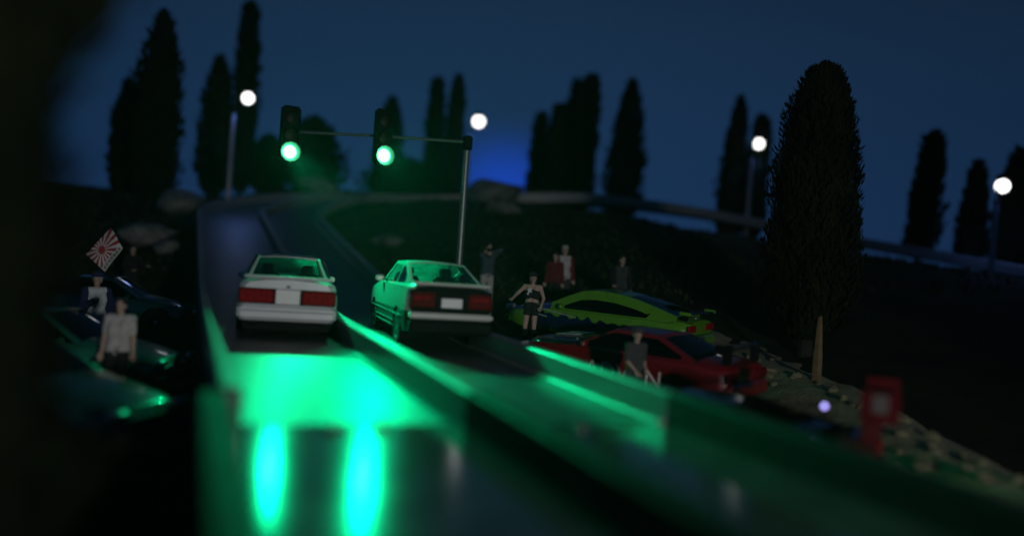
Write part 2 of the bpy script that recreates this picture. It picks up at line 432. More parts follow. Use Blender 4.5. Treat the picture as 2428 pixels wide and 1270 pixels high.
# gravel bank behind the parked cars
rows = []
fine = []
for i in range(len(bank)-1):
    for q in range(5): fine.append(bank[i].lerp(bank[i+1], q/5))
fine.append(bank[-1])
b = MB(); NS = 9
for i, p in enumerate(fine):
    t = fine[min(i+1, len(fine)-1)]-fine[max(i-1, 0)]; t.z = 0; t.normalize(); side = Vector((t.y, -t.x, 0))
    if side.x > 0: side = -side                      # towards the track
    for q in range(NS):
        u = q/(NS-1); off = -1.6+u*3.0                # from behind the crest to the lot
        v = p+side*off
        lowl = ground_z(v.x, v.y)-.12
        hgt = max(0, 1-(abs(off)/1.5)**1.4) if off > 0 else max(0, 1-(abs(off)/1.6)**1.2)
        z = lowl+max(0, p.z-lowl)*hgt
        z += .10*noise.noise(Vector((v.x*1.8, v.y*1.8, 5)))*hgt
        b.v.append((v.x, v.y, z))
for i in range(len(fine)-1):
    for q in range(NS-1):
        b.f.append((i*NS+q, i*NS+q+1, (i+1)*NS+q+1, (i+1)*NS+q)); b.m.append(0)
tag(b.build('gravel_bank', 'gravel', angle=0), kind='structure')
from mathutils.bvhtree import BVHTree
bvh = BVHTree.FromPolygons(b.v, b.f)
def bank_z(x, y):
    h = bvh.ray_cast(Vector((x, y, 20)), Vector((0, 0, -1)))[0]
    return h.z if h else ground_z(x, y)
rg = random.Random(11)
for i, p in enumerate(fine):
    for q in range(1):
        off = Vector((rg.uniform(-.75, .3), rg.uniform(-.35, .35), 0)); v = p+off
        s = rg.uniform(.04, .11)
        v.z = bank_z(v.x, v.y)+s*.25
        rock(rocks[rg.randrange(7)], v, (s*rg.uniform(.8, 1.5), s*rg.uniform(.8, 1.3), s*rg.uniform(.6, .95)), 'small tan stone on the gravel bank behind the parked cars', 'stones on the gravel bank')
for (px, py, Z, s, lb) in ((1165, 462, 43, 1.5, 'broad pale grey boulder on the ridge below the blue glow'), (350, 540, 30, .7, 'flat grey boulder on the slope above the striped flag'),
                           (760, 440, 47, .9, 'pale boulder behind the road under the two traffic lights'), (1195, 512, 38, .6, 'low grey boulder on the slope behind the traffic light pole'),
                           (915, 575, 33, .45, 'small grey boulder on the grass slope above the black and white hatchback'), (430, 462, 34, .9, 'rounded grey boulder at the foot of the tall cypresses'), (395, 575, 29, .4, 'small grey boulder behind the person in black')):
    v = U(px, py, Z); v.z = max(ground_z(v.x, v.y)+s*.2, v.z-s*.3); rock(rocks_g[rg.randrange(4)], v, (s*1.5, s, s*.55), lb)

# ------------------------------------------------------------------ trees
def crown_mesh(H, rad, seed, n, prof, leaf, lean=0.):
    r2 = random.Random(seed); off = Vector((seed*1.37, seed*.71, 0)); b = MB()
    def rr(t, a):
        base = float(np.interp(t, prof[0], prof[1]))*rad
        q = Vector((math.cos(a)*1.1, math.sin(a)*1.1, t*H*.55))+off
        return base*(1+.32*noise.noise(q)+.26*noise.noise(q*2.6)+.16*noise.noise(q*6.1))
    NR, NA = 22, 14                                # dense heart of twigs
    for i in range(NR+1):
        t = i/NR
        for q in range(NA):
            a = q*2*math.pi/NA; r_ = rr(t, a)*.80; b.v.append((r_*math.cos(a)+lean*t*H, r_*math.sin(a), t*H*.97))
    for i in range(NR):
        for q in range(NA): b.f.append((i*NA+q, i*NA+(q+1) % NA, (i+1)*NA+(q+1) % NA, (i+1)*NA+q)); b.m.append(0)
    b.f.append(tuple(range(NA))); b.m.append(0)
    for i in range(n):
        t = r2.random()**.9; a = r2.uniform(0, 6.283); r_ = rr(t, a)*r2.uniform(.72, 1.06)
        c = Vector((r_*math.cos(a)+lean*t*H, r_*math.sin(a), t*H))
        out = Vector((math.cos(a), math.sin(a), 0)); up = (Vector((0, 0, 1))+out*r2.uniform(0, .7)+Vector((r2.uniform(-.3, .3), r2.uniform(-.3, .3), 0))).normalized()
        sd = up.cross(out+Vector((r2.uniform(-.5, .5), r2.uniform(-.5, .5), r2.uniform(-.4, .4)))).normalized()
        l = leaf*r2.uniform(.6, 1.5); w_ = l*.30
        b.add([c-up*l*.3, c+sd*w_+up*l*.2, c+up*l, c-sd*w_+up*l*.25], [(0, 1, 2, 3)])
    return b.mesh('crown')
FLAME = ([0, .05, .18, .4, .65, .85, .95, 1], [.35, .72, .98, 1, .86, .55, .28, .04])
COLUMN = ([0, .05, .2, .5, .8, .93, .98, 1], [.45, .8, 1, .92, .75, .62, .45, .1])
CONE = ([0, .06, .15, .4, .7, .9, 1], [.5, .9, 1, .82, .6, .4, .06])
ROUND = ([0, .1, .3, .55, .8, .95, 1], [.5, .85, 1, .95, .7, .35, .05])
def tree(px, yb, Z, yt, wpx, prof, n, label, seed, trunk_frac=.07, lean=0., group='cypress trees', name='cypress_tree', leaf=.30, cat='tree', snap=True):
    s = FPX/Z; base = U(px, yb, Z); top = U(px, yt, Z)
    H = (yb-yt)/s; gz = ground_z(base.x, base.y)
    if snap: base.z = min(base.z, gz+.02); H = (U(px, yt, Z).z-base.z)
    rad = wpx/s/2
    e_ = empty(name, base, random.uniform(0, 6.28) if not lean else 0, label, cat, group)
    t0 = H*trunk_frac
    me = crown_mesh(H-t0, rad, seed, n, prof, leaf, lean); me.materials.append(M['cypress'])
    o = bpy.data.objects.new('crown', me); C.objects.link(o); o.parent = e_; o.location.z = t0
    b = MB(); tr = max(.05, rad*.16)
    b.tube([(0, 0, -.3), (0, 0, t0*.6), (lean*t0*.5, 0, t0*1.4), (lean*H*.4, 0, H*.45)], [tr*1.25, tr, tr*.85, tr*.4], 9)
    for q in range(4):
        a = q*1.7+seed; z = t0*(1.1+q*.5); b.tube([(0, 0, z), (math.cos(a)*rad*.45, math.sin(a)*rad*.45, z+rad*.7)], [tr*.4, tr*.15], 6)
    b.build('trunk', 'bark', e_)
    return e_
TL = [
 (360, 470, 36, 38, 118, FLAME, 'broad tall cypress rising over the flag, widest of the dark trees beyond the track', .03),
 (290, 475, 40, 195, 70, FLAME, 'dim cypress half hidden by the broad tall cypress over the flag', .03),
 (503, 470, 41, 142, 78, FLAME, 'cypress directly beside the grey lamp pole behind the white coupe', .03),
 (566, 470, 44, 12, 62, COLUMN, 'tallest slim cypress, reaching nearly to the top of the sky', .03),
 (916, 452, 50, 236, 66, FLAME, 'cypress directly behind the second traffic light', .03),
 (1020, 460, 50, 192, 44, COLUMN, 'dim slim cypress just past the second traffic light', .05),
 (1068, 460, 48, 186, 60, CONE, 'pointed cypress next to the traffic light pole top', .05),
 (1264, 478, 52, 272, 46, COLUMN, 'short cypress standing in the edge of the blue glow', .08),
 (1308, 474, 48, 252, 56, COLUMN, 'cypress between the blue glow and the tall twin-topped column', .09),
 (1340, 474, 53, 192, 44, COLUMN, 'faint tall cypress behind the pair right of the blue glow', .08),
 (1376, 476, 47, 184, 60, COLUMN, 'tall slim cypress, tallest in the middle of the ridge', .08),
 (1470, 490, 46, 195, 86, FLAME, 'lone thick cypress standing apart in the middle of the ridge', .05),
 (1728, 508, 44, 236, 74, CONE, 'conical cypress left of the white lamp beside the large cypress', .09),
 (1784, 512, 43, 282, 52, COLUMN, 'cypress right behind the white lamp beside the large cypress', .09),
 (1862, 540, 43, 242, 60, CONE, 'cypress mostly hidden behind the large near cypress', .07),
 (2176, 585, 38, 318, 74, COLUMN, 'leaning flat-topped cypress right of the large near cypress', .09),
 (2298, 612, 36, 392, 70, CONE, 'short cypress left of the lamp at the picture edge', .07),
 (2392, 630, 35, 362, 92, CONE, 'wide cypress behind the lamp at the picture edge', .06)]
for i, (px, yb, Z, yt, wp, pf, lb, tf) in enumerate(TL):
    tree(px, yb, Z, yt, wp, pf, 1500, lb, 31+i*3, tf, lean=.10 if px > 2100 and px < 2250 else (.03 if px > 1200 else 0), snap=True)
tree(1908, 840, 19.5, 156, 205, ([0, .06, .15, .22, .4, .6, .8, .92, .98, 1], [.45, .75, 1.0, .95, .98, .93, .74, .50, .30, .06]), 22000, 'large thick cypress close by on the right, behind the wooden stake', 5, .06, leaf=.11)
for (px, yb, Z, yt, wp, lb, sd) in ((735, 458, 49, 285, 150, 'round bush behind the first traffic light', 71), (960, 458, 51, 385, 190, 'low wide bush behind the road below the second traffic light', 72), (630, 465, 47, 330, 90, 'narrow bush between the lamp pole and the first traffic light', 73)):
    tree(px, yb, Z, yt, wp, ROUND, 1500, lb, sd, .05, group='bushes on the ridge', name='round_bush', leaf=.3, cat='bush')
# near dark tree and scrub at the left edge
def placed(name, loc, H, rad, prof, n, leaf, label, seed, cat='tree', tf=.04):
    e_ = empty(name, loc, 0, label, cat)
    me = crown_mesh(H*(1-tf), rad, seed, n, prof, leaf); me.materials.append(M['cypress'])
    o = bpy.data.objects.new('crown', me); C.objects.link(o); o.parent = e_; o.location.z = H*tf
    b = MB(); b.tube([(0, 0, -.3), (0, 0, H*.5)], [rad*.16, rad*.05], 8); b.build('trunk', 'bark', e_)
p = U(-85, 600, 4.6); placed('cypress_tree', (p.x, p.y, -1.02), 5.0, .74, ([0, .1, .3, .45, .55, .63, .70, .80, .9, 1], [.4, .55, .60, .62, .62, .60, .75, 1.0, 1.0, .5]), 4500, .13, 'big blurred dark tree at the left edge, closest to the viewer', 91)
p = U(40, 1150, 6.0); placed('scrub_bush', (p.x, p.y, -1.05), 1.25, .85, ROUND, 3500, .12, 'black scrub bush at the bottom left corner beside the start section', 92, 'bush', .03)

# ------------------------------------------------------------------ street lamps
def lamp(px, py, Z, polepx, poleyb, label, r_=.34):
    h = U(px, py, Z); bp = U(polepx, poleyb, Z); bp.z = ground_z(bp.x, bp.y)
    e_ = empty('street_lamp', bp, 0, label, 'street lamp', 'street lamps along the hill road')
    hl = h-bp; top = Vector((0, 0, hl.z-.05))
    b = MB(); b.tube([(0, 0, -.2), (0, 0, hl.z*.5), (0, 0, hl.z-.75)], [.11, .10, .085], 10); b.build('pole', 'pole_grey', e_)
    b = MB(); b.tube([(0, 0, hl.z-.8), (hl.x*.15, hl.y*.15, hl.z-.15), (hl.x*.5, hl.y*.5, hl.z+.32), (hl.x, hl.y, hl.z+.42), (hl.x, hl.y, hl.z+.25)], [.05, .045, .045, .045, .045], 8); b.build('arm', 'black_plastic', e_)
    b = MB(); b.lathe([(.05, .45), (.18, .40), (.24, .27), (.23, .24), (.0, .26)], (hl.x, hl.y, hl.z), n=16); b.build('cap', 'black_plastic', e_)
    b = MB(); b.ball((hl.x, hl.y, hl.z), r_, 18); bo = b.build('bulb', 'bulb', e_)
    sl = bpy.data.lights.new('lamp_light', 'SPOT'); sl.energy = 90; sl.color = (.13, .28, 1); sl.spot_size = R(150); sl.spot_blend = .5; sl.shadow_soft_size = .15
    so = bpy.data.objects.new('lamp_light', sl); C.objects.link(so); so.parent = e_; so.location = (hl.x, hl.y, hl.z-r_-.05)
    return e_
lamp(588, 233, 39, 540, 474, 'street lamp with white globe beside the tallest slim cypress', .25)
lamp(1135, 288, 46, 1104, 470, 'street lamp with white globe beside the traffic light pole', .31)
lamp(1799, 341, 42, 1772, 512, 'street lamp with white globe between the large cypress and the conical cypress', .25)
lamp(2377, 441, 32.5, 2350, 640, 'street lamp with white globe nearest the right picture edge', .25)

# ------------------------------------------------------------------ traffic light
SZ = 20.8
pt = U(1108, 340, SZ); pb = U(1088, 640, SZ)
base = Vector((pt.x, pt.y, ground_z(pt.x, pt.y)))
sg = empty('traffic_light', base, 0, 'traffic light with two green heads on an arm over both lanes', 'traffic light')
W2 = lambda v: Vector(v)-base
b = MB(); b.tube([(0, 0, -.1), (0, 0, pt.z-base.z-.1)], [.085, .075], 12); b.build('pole', 'steel', sg)
b = MB(); b.box((0, 0, pt.z-base.z), (.20, .24, .34), bev=.03); b.build('joint_box', 'signal_black', sg)
hp = [U(690, 312, SZ-.1), U(912, 322, SZ-.05)]
b = MB(); b.tube([W2(pt)+Vector((0, 0, .03)), W2(hp[1])+Vector((0, .12, 0)), W2(hp[0])+Vector((-.15, .12, 0))], .035, 8); b.build('arm', 'steel', sg)
for i, (px, yt, yb, gx, gy) in enumerate(((691, 250, 384, 687, 360), (913, 258, 392, 910, 369))):
    tp = U(px, yt, (SZ-.3)); bt = U(px-8, yb, (SZ-.3)); g = U(gx, gy, (SZ-.3))
    mid = (tp+bt)/2; H = tp.z-bt.z
    hd = bpy.data.objects.new('signal_head', None); C.objects.link(hd); hd.parent = sg; hd.location = W2((g.x, g.y+.02, mid.z)); hd.rotation_euler = (0, 0, R(8 if i == 0 else 14))
    b = MB(); b.box((0, .10, 0), (.46, .2, H), bev=.07); b.build('housing', 'signal_black', hd)
    gz = g.z-mid.z
    for q, (z, ma) in enumerate(((gz+.78, 'lens_off_red'), (gz+.39, 'lens_off_amber'), (gz, 'lens_green'))):
        b = MB(); b.lathe([(.155, 0), (.145, -.03), (.09, -.055), (.0, -.065)], (0, -.005, z), 'y', 18); b.build('lens', ma, hd)
        b = MB(); n = 12; vs_ = []; fs = []
        for k in range(n+1):
            a = 2*math.pi*k/n if q == 2 else math.pi*k/n*1.1-.05*math.pi; ln_ = .05+.10*max(0, math.sin(a))
            for (rr_, yy) in (((.172, 0), (.172, -ln_), (.160, -ln_), (.160, 0)) if q < 2 else ((.20, 0), (.245, -.10), (.225, -.10), (.158, -.005))): vs_.append((rr_*math.cos(a), yy, z+rr_*math.sin(a)))
        for k in range(n):
            for j in range(4): fs.append((k*4+j, k*4+(j+1) % 4, (k+1)*4+(j+1) % 4, (k+1)*4+j))
        fs += [(0, 1, 2, 3), (n*4, n*4+1, n*4+2, n*4+3)]
        b.add(vs_, fs); b.build('visor', 'visor_halo' if q == 2 else 'signal_black', hd)  # green lens gets a flared round reflector, added to imitate its halo
    for nm, en, sz_, tgt in (('green_beam', (720, 1550)[i], (68, 48)[i], Vector((1.5+2.3*i, 6.0, .8))), ('green_spill', (4400, 90)[i], (40, 130)[i], (Vector((3.6, 15.0, .8)), Vector((5.2, 6.5, .4)))[i])):
        sp = bpy.data.lights.new(nm, 'SPOT'); sp.energy = en; sp.color = (.0, 1, .36); sp.spot_size = R(sz_); sp.spot_blend = 1.0; sp.shadow_soft_size = .10
        so = bpy.data.objects.new(nm, sp); C.objects.link(so); so.parent = sg; so.location = W2((g.x, g.y-.20, g.z))
        so.rotation_euler = (tgt-Vector((g.x, g.y-.2, g.z))).to_track_quat('-Z', 'Y').to_euler()

# ------------------------------------------------------------------ cars
RING = [(0, 0), (.80, 0), (.94, .07), (.985, .26), (1.0, .5), (1.0, .56), (.99, .78), (.955, 1.0), (.86, 1.55), (.5, 1.9), (0, 2.0)]
def interp(tab, y): return float(np.interp(y, [t[0] for t in tab], [t[1] for t in tab]))
def make_car(name, loc, yaw, label, sp, pitch=0., roll=0.):
    e_ = empty(name, loc, -yaw, label, 'car', sp.get('group')); e_.rotation_euler = (pitch, roll, -yaw)
    L2 = sp['L']/2
    hw, zb, zsd, zt = sp['hw'], sp['zb'], sp['zs'], sp['zt']
    ys_ = sorted(set([round(v, 3) for v in np.linspace(-L2, L2, 27)]+[-L2+.05, -L2+.12, L2-.05, L2-.12]+[t[0] for t in zt]))
    b = MB(); ring = [(f, h) for f, h in RING]; full = ring+[(-f, h) for f, h in ring[-2:0:-1]]; n = len(full)
    for y in ys_:
        w_, a, s, t = interp(hw, y), interp(zb, y), interp(zsd, y), interp(zt, y)
        if sp['cab']['rb']+.12 < y < sp['cab']['wb']-.12: t = min(t, s+.025)
        ed = min(y+L2, L2-y); sh = 1-.05*max(0, 1-ed/.10)
        for f, h in full:
            z = a+(s-a)*h if h <= 1 else s+(t-s)*(h-1)
            if ed < .06: z += (.015 if h < .5 else -.015)
            b.v.append((w_*f*sh, y, z))
    cab = sp['cab']
    for i in range(len(ys_)-1):
        yc = (ys_[i]+ys_[i+1])/2
        for q in range(n):
            qq = q if q < len(ring)-1 else n-1-q
            f = (i*n+q, i*n+(q+1) % n, (i+1)*n+(q+1) % n, (i+1)*n+q); b.f.append(f)
            mi = 0
            if qq >= 8 and cab['rb']+.06 < yc < cab['wb']-.06: mi = 1
            elif sp.get('two_tone') and qq in sp['two_tone']: mi = 2
            elif sp.get('hood') and qq >= 7 and yc >= cab['wb']-.06: mi = 2
            b.m.append(mi)
    b.f.append(tuple(range(n))); b.m.append(2 if sp.get('black_tail') else 0)
    b.f.append(tuple((len(ys_)-1)*n+q for q in range(n))); b.m.append(0)
    mats_ = [sp['paint'], 'interior' if sp.get('interior') else 'interior_dark', sp.get('paint2', 'black_plastic')]
    body = b.build('body', mats_, e_, angle=32)
    # wheel arches cut from the body
    wr = sp.get('wr', .31); cut = MB()
    for wy in sp['wheels']:
        for sx in (-1, 1): cut.lathe([(wr*1.16, -.24), (wr*1.16, .30)], (sx*(sp['W']/2-.02), wy, wr), 'x', 22)
    co = cut.build('cutter', 'black_plastic', smooth=False)
    co.parent = e_
    md = body.modifiers.new('b', 'BOOLEAN'); md.operation = 'DIFFERENCE'; md.object = co; md.solver = 'EXACT'
    me = apply_mods(body); bpy.data.objects.remove(co)
    me.shade_smooth(); me.set_sharp_from_angle(angle=R(32))
    # wheels
    for wy in sp['wheels']:
        for sx in (-1, 1):
            wh = bpy.data.objects.new('wheel', None); C.objects.link(wh); wh.parent = e_; wh.location = (sx*(sp['W']/2-.115), wy, wr)
            k = sx
            b = MB(); b.lathe([(wr*.62, .09*k), (wr*.90, .10*k), (wr, .07*k), (wr, -.07*k), (wr*.9, -.10*k), (wr*.62, -.09*k)], (0, 0, 0), 'x', 24); b.build('tyre', 'rubber', wh)
            b = MB(); b.lathe([(wr*.64, .075*k), (wr*.60, .095*k), (wr*.54, .06*k), (wr*.5, .03*k)], (0, 0, 0), 'x', 24)
            for s5 in range(5):
                a = s5*2*math.pi/5; b.box((.07*k, math.cos(a)*wr*.32, math.sin(a)*wr*.32), (.03, wr*.55, .05), Matrix.Rotation(a, 3, 'X'))
            b.lathe([(wr*.14, .05*k), (wr*.14, .09*k), (wr*.05, .10*k)], (0, 0, 0), 'x', 12); b.build('rim', sp.get('rim', 'alloy'), wh)
    # greenhouse
    wbY, wtY, rtY, rbY, zr, wB, wR = cab['wb'], cab['wt'], cab['rt'], cab['rb'], cab['zr'], cab['wB'], cab['wR']
    roofline = cab.get('line') or [(rbY, interp(zsd, rbY)+.02), (rtY, zr), (wtY, zr), (wbY, interp(zsd, wbY)+.02)]
    belt = lambda y: interp(zsd, y)-.01
    def sx_(y, z):
        zb_ = belt(y); t = max(0, (z-zb_))/(zr-zb_); return wB+(wR-wB)*t
    ysw = np.linspace(rbY, wbY, 41); lo, up = [], []
    mg = cab.get('margin', .055)
    for y in ysw:
        z0, z1 = belt(y), interp(roofline, y); l_, u_ = z0+.045, z1-mg
        if y < rbY+cab.get('cpil', .22) or y > wbY-.14 or u_ < l_+.03: l_ = u_ = (z0+z1)/2
        lo.append(l_); up.append(u_)
    frm = MB(); wins = {}
    bp = cab.get('bpil', [])
    for sgn in (-1, 1):
        for i in range(len(ysw)-1):
            y0, y1 = float(ysw[i]), float(ysw[i+1]); A = [belt(y0), lo[i], up[i], interp(roofline, y0)]; B_ = [belt(y1), lo[i+1], up[i+1], interp(roofline, y1)]
            pil = any(abs((y0+y1)/2-q) < .05 for q in bp)
            for k in range(3):
                q4 = [(sgn*sx_(y0, A[k]), y0, A[k]), (sgn*sx_(y1, B_[k]), y1, B_[k]), (sgn*sx_(y1, B_[k+1]), y1, B_[k+1]), (sgn*sx_(y0, A[k+1]), y0, A[k+1])]
                if k == 1 and not pil and (up[i] > lo[i] or up[i+1] > lo[i+1]):
                    key = (sgn, sum((y0+y1)/2 > q for q in bp)); ww = wins.setdefault(key, MB()); ww.add([(p[0]-sgn*.012, p[1], p[2]) for p in q4], [(0, 1, 2, 3)])
                else: frm.add(q4, [(0, 1, 2, 3)])
    NU = 10; glassp = {}
    def patch(y0, y1, nm, bulge, mu, mv, gnm):
        nv = 8; us = [-1, -1+mu]+list(np.linspace(-1+mu, 1-mu, NU))[1:-1]+[1-mu, 1]; vs2 = [0, mv]+list(np.linspace(mv, 1-mv*1.1, nv))[1:-1]+[1-mv*1.1, 1]
        gl = MB()
        def pt_(u, v):
            y = y0+(y1-y0)*v; z = interp(roofline, y) if v > 0 else interp(roofline, y0)
            x = sx_(y, z)*u
            bl = bulge*(1-u*u)*(1-v*.8)
            return (x, y+bl, z+.035*(1-u*u)*v)
        for i in range(len(us)-1):
            for j in range(len(vs2)-1):
                q4 = [pt_(us[i], vs2[j]), pt_(us[i+1], vs2[j]), pt_(us[i+1], vs2[j+1]), pt_(us[i], vs2[j+1])]
                if 0 < i < len(us)-2 and 0 < j < len(vs2)-2: gl.add(q4, [(0, 1, 2, 3)])
                else: frm.add(q4, [(0, 1, 2, 3)])
        gl.build(nm, gnm, e_, angle=0, weld=.001)
    patch(wbY, wtY, 'windscreen', .10, .10, .06, sp.get('glassF', 'glass_dark'))
    patch(rbY, rtY, 'rear_window', -.07, cab.get('mu', .13), cab.get('mv', .09), sp.get('glassR', 'glass_dark'))
    for i in range(12):
        for j in range(10):
            def rp(u, t):
                y = rtY+(wtY-rtY)*t; z = interp(roofline, y); return (sx_(y, z)*u, y, z+.035*(1-u*u))
            u0, u1, t0, t1 = -1+i/6, -1+(i+1)/6, j/10, (j+1)/10
            frm.add([rp(u0, t0), rp(u1, t0), rp(u1, t1), rp(u0, t1)], [(0, 1, 2, 3)])
    roof = frm.build('roof_frame', [sp.get('roof', sp['paint'])], e_, angle=35, fix=False)
    bm = bmesh.new(); bm.from_mesh(roof.data); bmesh.ops.remove_doubles(bm, verts=bm.verts, dist=.002); bmesh.ops.recalc_face_normals(bm, faces=bm.faces); bm.to_mesh(roof.data); bm.free()
    roof.data.shade_smooth(); roof.data.set_sharp_from_angle(angle=R(35))
    for key, ww in sorted(wins.items()): ww.build('side_window', sp.get('glassS', 'glass_dark'), e_, angle=0, weld=.0005)
    # mirrors
    for sgn in (-1, 1):
        b = MB(); zc = belt(wbY-.3); b.box((sgn*(wB+.11), wbY-.34, zc+.09), (.17, .10, .12), bev=.03); b.tube([(sgn*(wB-.02), wbY-.34, zc+.05), (sgn*(wB+.06), wbY-.34, zc+.07)], .02, 6); b.build('mirror', sp.get('mirror', sp['paint']), e_)
    # front lamps, bumpers
    hz = sp.get('lampz', .60)
    for sgn in (-1, 1):
        b = MB(); b.box((sgn*sp['W']*.35, L2-.03, hz), (sp['W']*.2, .10, .11), bev=.03); b.build('headlight', 'clear_lamp', e_)
    b = MB(); b.box((0, L2-.01, .33), (sp['W']*.86, .10, .16), bev=.04); b.build('front_bumper', sp.get('bump', sp['paint']), e_)
    if sp.get('interior'):
        for sgn in (-1, 1):
            b = MB(); zc = belt(0); b.box((sgn*.36, .0, zc+.02), (.46, .14, .30), bev=.06); b.box((sgn*.36, -.02, zc+.25), (.24, .10, .16), bev=.04); b.build('seat', 'interior', e_)
        b = MB(); b.box((0, wbY-.30, belt(0)-.0), (sp['W']*.78, .4, .10), bev=.04); b.build('dashboard', 'interior', e_)
        b = MB(); b.lathe([(.17, 0), (.19, .02), (.17, .04), (.15, .02), (.17, 0)], (-.36, wbY-.56, belt(0)+.06), 'y', 18); b.build('steering_wheel', 'interior', e_)
    return e_, L2
def part(e_, name, c, d, ma, bev=.015, rot=None):
    b = MB(); b.box(c, d, rot, bev=bev); return b.build(name, ma, e_)

# white coupe ahead in the left lane
pa = G(676, 802, 0.0)
sp = dict(L=4.25, W=1.68, paint='white_paint', interior=True, glassF='glass_clear', glassR='glass_clear', glassS='glass_clear', wheels=(-1.25, 1.25), wr=.31,
  hw=[(-2.125, .775), (-1.95, .83), (-1.2, .84), (1.2, .84), (1.9, .80), (2.125, .70)], zb=[(-2.125, .30), (-1.7, .22), (1.8, .18), (2.125, .28)],
  zs=[(-2.125, .86), (-1.9, .90), (-.4, .88), (.9, .84), (2.0, .62), (2.125, .58)], zt=[(-2.125, 1.0), (-1.6, 1.02), (-.4, .95), (.85, .92), (1.6, .78), (2.125, .62)],
  cab=dict(wb=.95, wt=.20, rt=-.75, rb=-1.72, zr=1.335, wB=.735, wR=.56, bpil=[-.62], mu=.10, mv=.07))
fwd = Vector((math.sin(R(5.6)), math.cos(R(5.6)), 0))
ca, L2 = make_car('race_car', pa+fwd*2.125, R(5.6), 'white hatchback coupe with wide red tail lights in the left lane', sp)
yb = -L2
part(ca, 'light_panel', (0, yb-.01, .70), (1.60, .05, .26), 'black_plastic', .02)
for s_ in (-1, 1):
    tl = part(ca, 'tail_light', (s_*.515, yb-.03, .70), (.56, .06, .225), 'tail_red', .025)
    part(tl, 'amber_strip', (s_*.765, yb-.034, .70), (.05, .05, .20), 'tail_red_dark', .01)
    for q in (.34, .45, .56, .66): part(tl, 'lamp_rib', (s_*q, yb-.061, .70), (.010, .006, .20), 'tail_red_dark', .002)
part(ca, 'licence_plate', (0, yb-.04, .70), (.40, .04, .25), 'plate', .01)
part(ca, 'rear_bumper', (0, yb-.03, .43), (1.62, .20, .27), 'white_paint', .06)
part(ca, 'bumper_groove', (0, yb-.133, .46), (1.50, .008, .014), 'black_plastic', .003)
for s_ in (-1, 1):
    part(ca, 'exhaust', (s_*.55, yb-.02, .26), (.16, .2, .07), 'black_plastic', .02)
part(ca, 'diffuser', (0, yb+.05, .20), (1.45, .2, .16), 'black_plastic', .03)
spo = part(ca, 'spoiler', (0, yb+.06, 1.02), (1.46, .22, .05), 'white_paint', .02)
part(ca, 'hatch_lock', (0, yb-.005, .87), (.07, .02, .03), 'black_plastic', .008)

def glint_trims(e_, pts, ma):  # glossy tubes added round the rear window to catch green glints
    b = MB(); b.tube(pts, .026, 10); return b.build('glint_trim', ma, e_)
glint_trims(ca, [(-.50, -.77, 1.352), (-.25, -.78, 1.372), (0, -.78, 1.378), (.25, -.78, 1.372), (.50, -.77, 1.352)], 'chrome')
glint_trims(ca, [(-.62, -1.79, .955), (-.3, -1.84, .975), (0, -1.85, .98), (.3, -1.84, .975), (.62, -1.79, .955)], 'chrome')
for s_ in (-1, 1): glint_trims(ca, [(s_*.575, -.80, 1.335), (s_*.655, -1.25, 1.14), (s_*.725, -1.68, .955)], 'black_gloss')

# black and white hatchback in the right lane
pbq = G(1062, 833, 0.0)
sp = dict(L=4.1, W=1.50, paint='white_paint_b', paint2='black_plastic', two_tone=(0, 1, 2, 3), interior=True, glassF='glass_clear', glassR='glass_clear', glassS='glass_clear', wheels=(-1.2, 1.2), wr=.31, black_tail=True,
  hw=[(-2.05, .71), (-1.9, .745), (-1.2, .75), (1.2, .75), (1.8, .73), (2.05, .65)], zb=[(-2.05, .30), (-1.7, .22), (1.8, .20), (2.05, .28)],
  zs=[(-2.05, 1.02), (-1.5, 1.04), (.9, .98), (1.9, .82), (2.05, .76)], zt=[(-2.05, 1.10), (-1.6, 1.12), (-.4, 1.06), (.8, 1.04), (1.7, .92), (2.05, .78)],
  cab=dict(wb=.85, wt=.15, rt=-.75, rb=-1.75, zr=1.42, wB=.665, wR=.52, bpil=[-.55], cpil=.5, mu=.10, mv=.08), bump='black_plastic')
th = R(2.4); fwd = Vector((math.sin(th), math.cos(th), 0))
cb, L2 = make_car('race_car', pbq+fwd*2.05, th, 'black and white hatchback with dark red tail lights in the right lane', sp)
yb = -L2
part(cb, 'light_panel', (0, yb-.015, .84), (1.40, .05, .34), 'black_plastic', .02)
for s_ in (-1, 1):
    tl = part(cb, 'tail_light', (s_*.48, yb-.035, .84), (.40, .05, .25), 'tail_red_dark', .02)
    part(tl, 'reflector', (s_*.50, yb-.062, .87), (.28, .01, .05), 'tail_red', .004)
    part(cb, 'indicator', (s_*.69, yb-.02, .80), (.03, .06, .20), 'tail_red_dark', .01)
part(cb, 'licence_plate', (0, yb-.045, .80), (.36, .03, .16), 'plate', .01)
part(cb, 'bumper_band', (0, yb-.05, .585), (1.43, .14, .105), 'white_paint_b', .03)
part(cb, 'rear_bumper', (0, yb-.04, .40), (1.42, .18, .24), 'black_plastic', .05)
part(cb, 'spoiler', (0, yb+.05, 1.105), (1.34, .20, .05), 'white_paint_b', .02)
for z in (.53, .40, .32):
    for s_ in (-1, 1): part(cb, 'side_strip', (s_*.752, .0, z), (.016, 1.75 if z < .5 else 3.3, .022), 'white_paint_b', .005)

